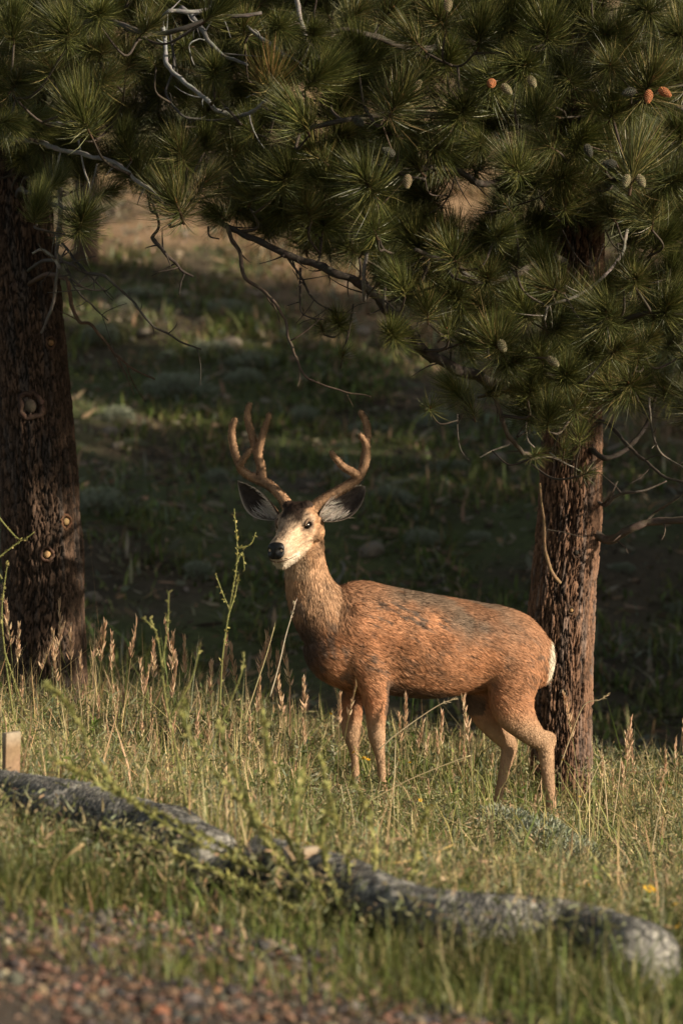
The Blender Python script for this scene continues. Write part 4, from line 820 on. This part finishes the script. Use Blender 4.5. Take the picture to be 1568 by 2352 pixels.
# antlers in velvet
def antler(lines):
    g = Geo()
    for rows in lines:
        q = smooth_path([(*at(a, b_, d), r) for a, b_, d, r in rows], 5); r = q[:, 3]
        # blunt rounded tip
        e = q[-1, :3] + nrm(q[-1, :3] - q[-2, :3]) * r[-1] * .7; p = np.vstack([q[:, :3], e]); r = np.append(r, r[-1] * .55) * .82
        V, F = tube(p, r, 14); g.add(V, F)
    t = g.obj('tmp', M_velvet); m = t.modifiers.new('r', 'REMESH'); m.mode = 'VOXEL'; m.voxel_size = .0042; m = t.modifiers.new('s', 'SMOOTH'); m.iterations = 5
    ev = t.evaluated_get(bpy.context.evaluated_depsgraph_get()); me = bpy.data.meshes.new_from_object(ev); bpy.data.objects.remove(t)
    me.calc_loop_triangles(); V = np.empty(len(me.vertices) * 3, np.float32); me.vertices.foreach_get('co', V); V = V.reshape(-1, 3).astype(float)
    N = np.empty_like(V, np.float32).ravel(); me.vertices.foreach_get('normal', N); N = N.reshape(-1, 3).astype(float)
    F = np.empty(len(me.loop_triangles) * 3, np.int32); me.loop_triangles.foreach_get('vertices', F); F = F.reshape(-1, 3)
    V = V + N * ((fbm(V, 60, 2, 4) - .5) * .0015)[:, None]
    def vc(P): return np.array([.30, .185, .112]) * (.5 + 1.0 * fbm(P * [1, 1, .45], 70, 3, 8))[:, None]
    G = Geo(); G.add(V, F, vc(V)); o = G.obj('antler', M_velvet, deer)
    k = R.integers(0, len(V), 16000); n_ = N[k]; d = nrm(n_ + R.normal(0, .35, (16000, 3))); sdv = nrm(np.cross(d, rdirs(16000)))
    G = Geo(); a, b_, c_, nn = strips(V[k], d, sdv, R.uniform(.004, .009, 16000), np.full(16000, .0012), np.zeros((16000, 3)), np.clip(vc(V[k]) * R.uniform(1.1, 2.6, (16000, 1)), 0, 1), n_); G.add(a, b_, c_, 0, nn)  # fuzz paler than the velvet, painting a lit rim into its colour
    f_ = G.obj('velvet_fuzz', M_fur, None, normals=True); f_.parent = o; f_['kind'] = 'stuff'
A0 = 17.32
antler([[(664, 1176, A0 + .02, .030), (657, 1157, A0 + .03, .029), (644, 1138, A0 + .05, .0245), (626, 1120, A0 + .08, .0235), (606, 1107, A0 + .11, .0235), (585, 1099, A0 + .14, .024), (562, 1086, A0 + .13, .020), (551, 1073, A0 + .12, .019), (555, 1061, A0 + .10, .0165), (566, 1046, A0 + .08, .0145), (573, 1034, A0 + .07, .0125)],
        [(556, 1080, A0 + .13, .018), (546, 1062, A0 + .14, .0165), (537, 1030, A0 + .15, .0185), (532, 1000, A0 + .15, .0185), (534, 978, A0 + .14, .0165), (540, 964, A0 + .13, .014)],
        [(600, 1104, A0 + .12, .023), (600, 1082, A0 + .16, .0225), (597, 1062, A0 + .19, .0215), (590, 1040, A0 + .21, .020), (582, 1012, A0 + .23, .019), (572, 978, A0 + .24, .018), (568, 952, A0 + .24, .0165), (573, 929, A0 + .23, .014)],
        [(593, 1050, A0 + .20, .019), (597, 1022, A0 + .20, .0175), (606, 992, A0 + .20, .016), (613, 970, A0 + .19, .0145), (618, 953, A0 + .18, .0125)]])
antler([[(716, 1176, A0 - .03, .030), (724, 1162, A0 - .02, .028), (748, 1144, A0 - .01, .0255), (778, 1127, A0, .0245), (805, 1111, A0 + .01, .0245), (820, 1098, A0 + .01, .023), (812, 1086, A0 - .01, .019), (790, 1074, A0 - .04, .017), (773, 1056, A0 - .06, .0145), (761, 1040, A0 - .07, .0125)],
        [(815, 1105, A0 + .01, .022), (828, 1088, A0 + .03, .022), (838, 1062, A0 + .05, .0205), (842, 1038, A0 + .06, .0185), (838, 1016, A0 + .05, .016), (828, 1001, A0 + .04, .0135)],
        [(834, 1075, A0 + .05, .018), (836, 1050, A0 + .10, .018), (842, 1015, A0 + .13, .0175), (843, 985, A0 + .14, .0175), (837, 962, A0 + .14, .016), (828, 948, A0 + .13, .0135)]])
# hooves
for (px, py, off) in [(880, 1862, .085), (814, 1852, -.085), (1268, 1904, .085), (1136, 1889, -.09)]:
    P = DP(px, py, off); g = Geo()
    for s in (-1, 1):
        c0 = P + NEAR * .012 * s; V, F = loft([(c0 + [0, 0, .02], NEAR * .011, FWD * .018), (c0 + FWD * .012 + [0, 0, -.005], NEAR * .0125, FWD * .026), (c0 + FWD * .02 + [0, 0, -.035], NEAR * .0135, FWD * .034)]); g.add(V, F)
    g.obj('hoof', M_hoof, deer)

# ------------------------------------------------------------------ erosion rolls, stakes
def roll(P, label, seed):
    rr = ROLL_R
    p = smooth_path(P, 14); g = Geo(); n = len(p); seg = 56; t = nrm(np.gradient(p, axis=0)); th = np.arange(seg) / seg * 2 * np.pi; V = []
    rad = rr * (1 + (fbm(p, 2.6, 2, seed) - .5) * .45)
    rad[:3] *= [.55, .85, .97]; rad[-3:] *= [.97, .85, .55]
    for i in range(n):
        u = nrm(np.cross(t[i], [0, 0, 1])); w = np.cross(u, t[i]); V.append(p[i] + (np.cos(th) * rad[i])[:, None] * u + (np.sin(th) * rad[i] * .88)[:, None] * w)
    V = np.vstack(V); ctr = np.repeat(p, seg, 0); N = nrm(V - ctr); V = V + N * ((fbm(V, 8, 3, seed) - .5) * .035 + (fbm(V, 45, 2, seed + 3) - .5) * .022)[:, None]
    f = sstep(.34, .66, fbm(V, 85, 2, seed + 1))[:, None]; C = np.array([.125, .122, .118]) * (1 - f) + np.array([.37, .35, .31]) * f
    g.add(np.vstack([V, p[:1], p[-1:]]), loft_faces(n, seg), np.vstack([C, C[:1], C[-1:]])); root = thing('erosion_roll', tuple(P[0] * [1, 1, 0] + [0, 0, float(gz(P[0][0], P[0][1]))]), label, 'erosion roll', 'straw erosion rolls')
    g.obj('filling', M_roll, root)
    m = 5000; k = R.integers(seg, len(V) - seg, m); ft = np.repeat(t, seg, 0)[k]; d = nrm(np.cross(N[k], ft) * R.normal(0, 1, (m, 1)) + ft * R.normal(0, 1, (m, 1)) + N[k] * .3); s_ = nrm(np.cross(d, N[k]))
    G = Geo(); a, b_, c_, nn = strips(V[k], d, s_, R.uniform(.012, .035, m), np.full(m, .003), N[k] * -.2, pick([(.34, .31, .27), (.42, .38, .32), (.22, .21, .20), (.10, .10, .095)], m), N[k]); G.add(a, b_, c_, 0, nn)
    o = G.obj('straw', M_roll, root, normals=True); o['kind'] = 'stuff'
    # netting cords wound both ways
    G = Geo()
    for sgn in (-1, 1):
        for ph in np.arange(0, 2 * np.pi, np.pi / 5):
            i = np.arange(0, n, 1); j = (ph + sgn * i * .42); u = np.array([nrm(np.cross(t[q], [0, 0, 1])) for q in i]); w = np.cross(u, t[i])
            q = p[i] + (np.cos(j) * (rad[i] + .006))[:, None] * u + (np.sin(j) * (rad[i] + .006) * .88)[:, None] * w; a, b_ = tube(q, .0018, 4); G.add(a, b_, (.07, .07, .068))
    G.obj('netting', M_roll, root)
roll(ROLL_P[0], 'grey straw erosion roll behind the wooden stake, disappearing into the weed', 2.)
roll(ROLL_P[1], 'grey straw erosion roll with open end, pinned by the short stake', 5.)
def stake(px, py_top, w, label, back):
    b0 = RX[np.argmin(np.abs(to_px(RX)[0] - px))]; d = b0[1] + back; top = at(px, py_top, d)[2]; base = float(gz(b0[0], d)) - .12; x0 = (px - 784) / FPX * d
    g = Geo(); zz = np.linspace(base, top, 9); V = []
    for z in zz:
        q = np.array([(-1, -1), (-.86, -1.0), (.86, -1), (1, -1), (1, -.86), (1, 1), (-1, 1), (-1, -.86)]) * w / 2 * (1 + R.uniform(-.02, .02))
        a = .35; V.append(np.stack([x0 + q[:, 0] * math.cos(a) - q[:, 1] * math.sin(a) + (z - base) * .02, d + q[:, 0] * math.sin(a) + q[:, 1] * math.cos(a), z + q[:, 0] * .1], -1))
    V = np.vstack(V + [V[0].mean(0)[None], V[-1].mean(0)[None] + [[0, 0, .003]]]); c = pick([(.30, .20, .12)], len(V), jit=.12); c[-9:] = (.42, .34, .25)
    g.add(V, loft_faces(9, 8), c); tag(g.obj('wooden_stake', M_wood, None, smooth=False), label, 'stake', 'stakes holding the erosion rolls')
stake(22, 1682, .056, 'square wooden stake standing tall behind the roll end', .15)
stake(704, 1946, .05, 'short wooden stake driven through the roll in front of the weeds', -.145)

# ------------------------------------------------------------------ plants one can pick out
def stalk_mesh(seed, tan):
    """grass stem with a seed head, unit height"""
    r = np.random.default_rng(seed); g = Geo(); bx, by = r.normal(0, .10, 2); u = np.linspace(0, 1, 9)
    p = np.stack([bx * u ** 2, by * u ** 2, u], -1); V, F = tube(p, np.linspace(.0042, .0022, 9), 5); g.add(V, F, (.40, .30, .15) if tan else (.25, .24, .09))
    m = r.integers(44, 70); t = r.uniform(.70, 1.0, m); c = np.stack([np.interp(t, u, p[:, k]) for k in range(3)], -1); a = r.uniform(0, 6.28, m); o = (1.02 - t) * .9
    d = nrm(np.stack([np.cos(a) * (.25 + o), np.sin(a) * (.25 + o), .75 + 0 * a], -1)); out = c + d * ((1 - t) * .16)[:, None] * r.uniform(0, 1, (m, 1))
    V, F, C, _ = strips(out, d, nrm(np.cross(d, rdirs(m, r))), r.uniform(.035, .075, m), r.uniform(.011, .019, m), rdirs(m, r) * .1, pick([(.55, .36, .22), (.48, .30, .19), (.62, .45, .29)], m, rng=r)); g.add(V, F, C)
    return g.mesh('grass_stalk', M_grass)
STALK = [stalk_mesh(k, k % 3 > 0) for k in range(9)]
def put(name, me, P, s, rz=0., tilt=(0, 0), label='', cat='', group=None):
    o = bpy.data.objects.new(name, me); COL.objects.link(o); o.location = P; o.scale = (s,) * 3 if np.ndim(s) == 0 else s
    o.rotation_euler = (tilt[0], tilt[1], rz); return tag(o, label, cat, group)
SL = 'tan seed-head grass stalk rising above the meadow'
# (tip px, tip py, distance)
seeds = [(50, 1385, 18.6), (160, 1380, 18.8), (170, 1440, 18.5), (100, 1440, 18.4), (130, 1455, 18.3), (190, 1425, 18.7), (235, 1430, 18.4), (255, 1460, 18.2), (285, 1425, 18.3), (330, 1475, 18.0), (345, 1480, 18.1), (385, 1455, 18.0), (432, 1430, 17.9), (440, 1470, 17.8), (505, 1470, 17.8), (515, 1500, 17.6), (560, 1480, 17.7), (590, 1455, 17.5), (620, 1470, 17.6), (150, 1500, 18), (200, 1500, 18.2), (60, 1470, 18), (20, 1440, 18.2), (345, 1520, 17.5), (395, 1525, 17.4), (480, 1520, 17.6), (300, 1530, 17.6), (640, 1500, 17.6), (697, 1475, 17.5), (735, 1560, 17.3), (760, 1565, 17.4), (780, 1600, 17.2), (650, 1560, 17.3), (580, 1560, 17.3), (940, 1600, 17.3), (960, 1650, 17.3), (1000, 1640, 17.2), (915, 1640, 17.5), (1040, 1680, 17.4), (980, 1690, 17.1), (1070, 1700, 17), (1085, 1610, 16.3), (1330, 1600, 17.8), (1438, 1655, 18.2), (1425, 1690, 18.), (1470, 1720, 18.), (1400, 1770, 17.6), (1370, 1740, 17.8), (1555, 1700, 18), (1530, 1730, 18), (1500, 1780, 17.8), (1560, 1660, 18.4), (1350, 1780, 17.6), (425, 1600, 16.9), (230, 1600, 17.2), (500, 1640, 16.8), (560, 1650, 16.7), (120, 1620, 17), (330, 1640, 16.9), (60, 1560, 17.2), (690, 1650, 16.9), (1545, 1880, 15.5), (1440, 1870, 16), (1230, 1830, 16.4)]
for _ in range(38):
    d_ = R.uniform(16.4, 19.6); px_ = R.uniform(0, 700) if R.random() < .7 else R.uniform(880, 1568); g0 = float(gz((px_ - 784) / FPX * d_, d_)); seeds.append((px_, 1176 - (g0 + R.uniform(.16, .38) - CAM_Z) / d_ * FPX, d_))
for k, (px, py, d) in enumerate(seeds):
    x = (px - 784) / FPX * d + R.normal(0, .02); zb = float(gz(x, d)) - .02; h = max(.2, CAM_Z + (1176 - py) / FPX * d - zb)
    put('grass_stalk', STALK[k % 9], (x, d, zb), (min(h, .9) * R.uniform(.55, .8), min(h, .9) * .7, h), R.uniform(0, 6.28), (R.normal(0, .05), R.normal(0, .05)), SL, 'grass stalk', 'seed-head grass stalks')
# bent straws
def straw(rows, r0, r1, col, name, label, cat, group=None, seeds=0):
    p = smooth_path([at(*q) for q in rows], 6); g = Geo(); V, F = tube(p, np.linspace(r0, r1, len(p)), 6); g.add(V, F, pick([col], len(V), jit=.12))
    if seeds:
        k = R.integers(int(len(p) * .72), len(p), seeds); d = nrm(nrm(np.gradient(p, axis=0))[k] + R.normal(0, .4, (seeds, 3))); V, F, C, _ = strips(p[k], d, nrm(np.cross(d, rdirs(seeds))), R.uniform(.01, .03, seeds), np.full(seeds, .004), np.zeros((seeds, 3)), pick([col], seeds)); g.add(V, F, C)
    return tag(g.obj(name, M_grass), label, cat, group)
straw([(586, 1886, 13.6), (640, 1912, 13.5), (720, 1942, 13.4), (810, 1968, 13.4), (900, 1982, 13.4), (980, 1965, 13.5), (1040, 1940, 13.6)], .005, .003, (.55, .38, .14), 'dry_straw', 'long orange straw bowed over the grass before the roll', 'straw')
straw([(60, 2060, 12.4), (110, 2010, 12.3), (150, 1970, 12.2), (192, 1938, 12.2)], .004, .005, (.55, .40, .22), 'dry_straw', 'pale straw poking out of the tussock by the gravel', 'straw')
straw([(870, 1722, 16.6), (905, 1690, 16.6), (960, 1650, 16.6), (1010, 1618, 16.6), (1045, 1605, 16.6)], .003, .0018, (.62, .50, .32), 'dry_straw', 'pale feathered straw slanting under the deer belly', 'straw', seeds=24)
straw([(620, 1600, 17.0), (640, 1530, 17.0), (655, 1465, 17), (668, 1420, 17), (678, 1385, 17)], .003, .0016, (.66, .56, .42), 'dry_straw', 'white feathered grass stem rising before the deer chest', 'straw', seeds=26)
straw([(560, 1660, 17), (590, 1570, 17), (610, 1510, 17), (630, 1440, 17)], .003, .002, (.5, .42, .22), 'dry_straw', 'straight ochre straw among the seed heads', 'straw', seeds=10)
straw([(830, 1850, 16), (920, 1800, 16), (1000, 1765, 16), (1080, 1735, 16)], .0026, .002, (.6, .48, .28), 'dry_straw', 'long pale straw lying between the deer fore and hind legs', 'straw')
straw([(905, 1880, 16.2), (903, 1830, 16.2), (906, 1770, 16.2), (908, 1700, 16.3)], .0026, .0016, (.6, .5, .32), 'dry_straw', 'thin upright white straw below the deer belly', 'straw')
straw([(1285, 1760, 17.3), (1310, 1690, 17.3), (1340, 1620, 17.3), (1375, 1608, 17.3), (1395, 1596, 17.3)], .003, .0016, (.52, .40, .24), 'dry_straw', 'bent straw with drooping tip against the reddish trunk', 'straw', seeds=18)
for rows, lab in [([(1395, 1900, 16.8), (1388, 1800, 16.8), (1383, 1745, 16.8), (1350, 1810, 16.8), (1325, 1870, 16.8)], 'pale straw snapped into a sharp peak beside the trunk'), ([(1405, 1900, 16.6), (1418, 1810, 16.6), (1425, 1740, 16.6)], 'straight bleached straw beside the snapped one'), ([(1490, 1990, 15), (1505, 1900, 15), (1522, 1810, 15)], 'bleached straw leaning in the green grass right of the sagebrush')]:
    straw(rows, .003, .0018, (.6, .48, .3), 'dry_straw', lab.replace(' right of', ' past'), 'straw')
# tall weeds with thin flower spikes
def weed(stems, label, leaf=(.22, .22, .07), dens=26, lw=.012, ll=.028):
    c0 = at(*stems[0][0]); root = thing('weed_plant', (c0[0], c0[1], float(gz(c0[0], c0[1]))), label, 'weed'); gs = Geo(); gl = Geo()
    for st in stems:
        p = smooth_path([at(*q) for q in st], 7); r = np.linspace(.0042, .0018, len(p)) * (1 if dens < 90 else 1.3); V, F = tube(p, r, 6); gs.add(V, F, pick([(.24, .24, .08)], len(V), jit=.15))
        L = np.linalg.norm(np.diff(p, axis=0), axis=1).sum(); m = int(dens * L / .3); tt = R.uniform(.08, 1, m) * (len(p) - 1); k = tt.astype(int).clip(0, len(p) - 2); fr = (tt - k)[:, None]
        b_ = p[k] * (1 - fr) + p[k + 1] * fr; d = nrm(nrm(p[k + 1] - p[k]) * .7 + R.normal(0, .6, (m, 3))); V, F, C, _ = strips(b_, d, nrm(np.cross(d, rdirs(m))), R.uniform(.5, 1.2, m) * ll, R.uniform(.6, 1.2, m) * lw, R.normal(0, .15, (m, 3)), pick([leaf, np.array(leaf) * .75, np.array(leaf) * [1.3, 1.2, 1.1]], m)); gl.add(V, F, C)
    gs.obj('stem', M_grass, root); gl.obj('leaves', M_grass, root)
weed([[(505, 1620, 16.2), (512, 1500, 16.2), (530, 1380, 16.2), (545, 1280, 16.2), (538, 1168, 16.2)], [(540, 1300, 16.2), (556, 1270, 16.2), (562, 1310, 16.2)], [(527, 1400, 16.2), (510, 1360, 16.2), (496, 1320, 16.2)], [(522, 1420, 16.2), (540, 1365, 16.2), (548, 1320, 16.2)], [(545, 1260, 16.2), (575, 1250, 16.2), (588, 1222, 16.2)]], 'tall green flower-spike weed beside the deer head', (.34, .31, .11), 34, .010, .016)
weed([[(30, 1640, 15.8), (12, 1500, 15.8), (5, 1400, 15.8), (18, 1290, 15.8)], [(5, 1330, 15.8), (-10, 1300, 15.8)], [(-15, 1170, 15.8), (20, 1215, 15.8), (50, 1240, 15.8), (80, 1222, 15.8)], [(-15, 1290, 15.8), (30, 1255, 15.8), (52, 1240, 15.8)], [(12, 1500, 15.8), (35, 1570, 15.8), (60, 1640, 15.8)]], 'yellow-green spike weed leaning before the thick dark trunk', (.34, .30, .12), 30, .010, .016)
weed([[(450, 1960, 13.9), (400, 1700, 14.2), (380, 1600, 14.3), (365, 1480, 14.4), (345, 1420, 14.4)], [(372, 1530, 14.4), (385, 1440, 14.4), (388, 1360, 14.4)], [(390, 1650, 14.3), (440, 1560, 14.3), (460, 1480, 14.3)], [(360, 1450, 14.4), (330, 1420, 14.4)], [(430, 1850, 14), (470, 1750, 14), (550, 1560, 14), (560, 1500, 14)]], 'pale green stemmed weed among the seed heads', (.30, .28, .11), 22, .010, .02)
weed([[(835, 2160, 12.2), (740, 2080, 12.2), (600, 1990, 12.3), (430, 1900, 12.4), (250, 1810, 12.5), (120, 1740, 12.5)], [(820, 2160, 12.2), (700, 2100, 12.2), (560, 2030, 12.2), (380, 1950, 12.2), (230, 1900, 12.3)], [(790, 2150, 12.2), (680, 2010, 12.3), (600, 1900, 12.4), (540, 1780, 12.5), (500, 1660, 12.6)], [(800, 2150, 12.2), (700, 2000, 12.3), (640, 1880, 12.4), (620, 1760, 12.5), (605, 1640, 12.5)], [(640, 2010, 12.3), (500, 1960, 12.3), (300, 1840, 12.4), (230, 1760, 12.4), (170, 1640, 12.4), (110, 1570, 12.4)], [(810, 2140, 12.2), (800, 1990, 12.3), (770, 1880, 12.4), (735, 1740, 12.5)], [(830, 2150, 12.2), (860, 2000, 12.3), (850, 1880, 12.4), (810, 1790, 12.4)], [(840, 2150, 12.2), (930, 2040, 12.3), (960, 1930, 12.4), (980, 1860, 12.4)], [(690, 2080, 12.2), (560, 2090, 12.2), (460, 2130, 12.2)], [(830, 2150, 12.2), (780, 2170, 12.1), (700, 2160, 12.1), (600, 2190, 12.0)], [(720, 2060, 12.2), (620, 1950, 12.3), (560, 1850, 12.4), (440, 1700, 12.5), (420, 1610, 12.5)], [(760, 2090, 12.2), (690, 1960, 12.3), (680, 1850, 12.3), (700, 1760, 12.4)], [(840, 2150, 12.2), (900, 2100, 12.2), (1010, 2070, 12.3), (1080, 2010, 12.3)], [(820, 2150, 12.2), (760, 2020, 12.2), (740, 1920, 12.3), (760, 1830, 12.3)]], 'sprawling yellow-green weed spreading over the erosion rolls', (.29, .29, .105), 105, .011, .027)
# sagebrush
def sage_mesh(seed, n, cols):
    r = np.random.default_rng(seed); g = Geo(); m = 16
    for _ in range(m):
        d = nrm(np.array([r.normal(0, .5), r.normal(0, .5), 1.])); p = np.stack([d * u * .75 + r.normal(0, .02, 3) for u in np.linspace(0, 1, 4)]); V, F = tube(p, np.linspace(.02, .008, 4), 5); g.add(V, F, (.17, .14, .10))
    b_ = nrm(r.normal(size=(n, 3)) + [0, 0, .45]); b_[:, 2] = np.abs(b_[:, 2]); lump = .72 + .5 * fbm(b_ * 2 + seed, 1.6, 2, seed); p = b_ * (lump * r.uniform(.35, 1, n) ** .5)[:, None]
    d = nrm(b_ + r.normal(0, .45, (n, 3)) + [0, 0, .5]); V, F, C, _ = strips(p, d, nrm(np.cross(d, rdirs(n, r))), r.uniform(.09, .2, n), r.uniform(.025, .05, n), r.normal(0, .15, (n, 3)), pick(cols, n, rng=r)); g.add(V, F, C)
    return g.mesh('sagebrush', M_sage)
SC = [(.26, .28, .21), (.33, .345, .265), (.20, .225, .15)]
SAGE = [sage_mesh(k, 1500, SC) for k in range(3)]
for px, py, s, lab in [(1240, 1965, .15, 'silvery sagebrush clump below the deer hind hoof'), (1150, 1920, .13, 'small silvery sagebrush below the deer far hind leg'), (1330, 1995, .11, 'low sagebrush clump beside the silvery one, greener'), (1060, 1830, .09, 'tiny sagebrush sprig under the deer flank')]:
    P = hit(px, py, .0); put('sagebrush', SAGE[R.integers(3)], P + [0, 0, .01], (s * 1.3, s, s), R.uniform(0, 6), (0, 0), lab, 'sagebrush')
for px, py, s in [(430, 905, .30), (560, 850, .26), (215, 1165, .26), (590, 880, .22), (300, 1030, .2), (250, 790, .22), (560, 730, .3), (350, 690, .2), (480, 1330, .17), (930, 1130, .22), (1010, 960, .24), (380, 830, .22), (520, 1070, .18), (950, 1290, .18), (1100, 1240, .2), (1030, 1080, .2), (480, 830, .24), (640, 800, .26), (860, 1000, .2), (1440, 1320, .18), (1520, 1420, .18), (300, 720, .24), (700, 1000, .2), (240, 1010, .2)]:
    s = s * R.uniform(.55, 1.05); px += R.normal(0, 30); py += R.normal(0, 22); P = hit(px, py, 0, 22.5, 60); put('sagebrush', SAGE[R.integers(3)], P - [0, 0, s * .15], (s * R.uniform(.9, 1.5), s, s * R.uniform(.6, 1.0)), R.uniform(0, 6), (0, 0), 'grey-green sagebrush bush out of focus on the hillside', 'sagebrush', 'sagebrush on the hillside')
# rocks and sticks on the hillside
ROCK = []
for k in range(4):
    v, f = ball(2); r_ = 1 + (fbm(v * 1.3 + k * 3, 1.5, 3, k) - .5) * .9; g = Geo(); g.add(v * r_[:, None] * [1.2, .9, .7], f, pick([(.20, .165, .13)], len(v), jit=.1)); ROCK.append(g.mesh('rock', M_stone))
for px, py, s in [(1146, 1062, .085), (850, 1275, .10), (215, 1378, .06), (525, 800, .10), (505, 1300, .04), (830, 770, .09), (600, 745, .07), (330, 770, .07), (440, 700, .06), (270, 1030, .06), (770, 860, .05), (700, 880, .07), (1240, 1190, .03), (990, 930, .06), (420, 680, .06), (800, 830, .08), (650, 1290, .05), (575, 1315, .05), (255, 1000, .08)]:
    P = hit(px, py, 0, 22.5, 60); put('rock', ROCK[R.integers(4)], P + [0, 0, s * .3], s, R.uniform(0, 6), (R.uniform(-.3, .3), R.uniform(-.3, .3)), {(1146, 1062): 'brownish rock on the slope below the drooping bough tip', (850, 1275): 'pale rock on the slope behind the deer neck', (215, 1378): 'pinkish rock beside the foot of the thick dark trunk'}.get((px, py), 'small weathered rock half sunk in the hillside grass'), 'rock', 'rocks on the hillside')
P = hit(440, 945, 0, 22.5, 60)
straw([(420, 950, P[1] - .1), (440, 944, P[1] - .1), (470, 936, P[1] - .1)], .018, .012, (.5, .45, .38), 'fallen_stick', 'bleached stick lying on the hillside past the thick trunk', 'stick')
P = hit(330, 772, 0, 22.5, 60)
straw([(300, 778, P[1] - .1), (335, 770, P[1] - .1), (370, 764, P[1] - .1)], .03, .02, (.05, .04, .03), 'fallen_stick', 'dark fallen branch on the hillside below the dry slope', 'stick')
P = hit(770, 1340, 0, 22.5, 60)
straw([(752, 1330, P[1] - .3), (760, 1318, P[1] - .3), (772, 1308, P[1] - .3)], .012, .007, (.32, .30, .27), 'fallen_stick', 'short grey stick showing behind the deer withers', 'stick')
straw([(772, 1340, P[1] - .3), (786, 1318, P[1] - .3), (790, 1300, P[1] - .3), (782, 1288, P[1] - .3)], .012, .007, (.32, .30, .27), 'fallen_stick', 'hooked grey stick showing behind the deer withers', 'stick')
# flowers
def flower_mesh(seed):
    r = np.random.default_rng(seed); g = Geo(); V, F = tube([(0, 0, -6), (.3, .1, -3), (0, 0, 0)], .14, 5); g.add(V, F, (.13, .16, .04)); a = np.arange(14) / 14 * 6.283
    d = nrm(np.stack([np.cos(a), np.sin(a), .25 + 0 * a], -1)); V, F, C, _ = strips(np.zeros((14, 3)), d, nrm(np.cross(d, [0, 0, 1.])), r.uniform(.8, 1.1, 14), np.full(14, .5), np.zeros((14, 3)) - [0, 0, .1], pick([(.72, .40, .02), (.78, .48, .03)], 14, rng=r)); g.add(V, F, C)
    v, f = ball(1); g.add(v * [.34, .34, .2] + [0, 0, .1], f, (.45, .22, .02)); return g.mesh('yellow_flower', M_petal)
FL = [flower_mesh(k) for k in range(2)]
for px, py, d, s in [(1490, 2043, 12.6, .018), (405, 1862, 14.4, .009), (1292, 2034, 12.7, .009), (1325, 2036, 12.9, .006), (1350, 2032, 13.0, .006), (1548, 2078, 12.3, .009), (1555, 2130, 12.0, .012), (1520, 2150, 11.9, .008), (1410, 2110, 12.2, .006), (1180, 2010, 12.9, .008), (812, 1728, 17, .009), (836, 1742, 16.9, .010), (845, 1745, 16.9, .008), (965, 1838, 16.2, .008), (990, 1850, 16.1, .007), (940, 1752, 16.8, .007), (915, 1745, 17, .006), (1292, 1745, 17.2, .007), (660, 1860, 15.6, .005), (760, 1640, 17.0, .006), (1330, 1830, 16.6, .006), (480, 1770, 15.9, .005)]:
    P = at(px, py, d); put('yellow_flower', FL[R.integers(2)], P, (s * 1.35, s * 1.35, s * 1.8), R.uniform(0, 6), (R.uniform(.5, 1.0), R.uniform(-.4, .4)), 'largest yellow flower, above the paler end of the roll' if s > .015 else 'small yellow daisy-like flower in the grass', 'flower', 'yellow wildflowers')
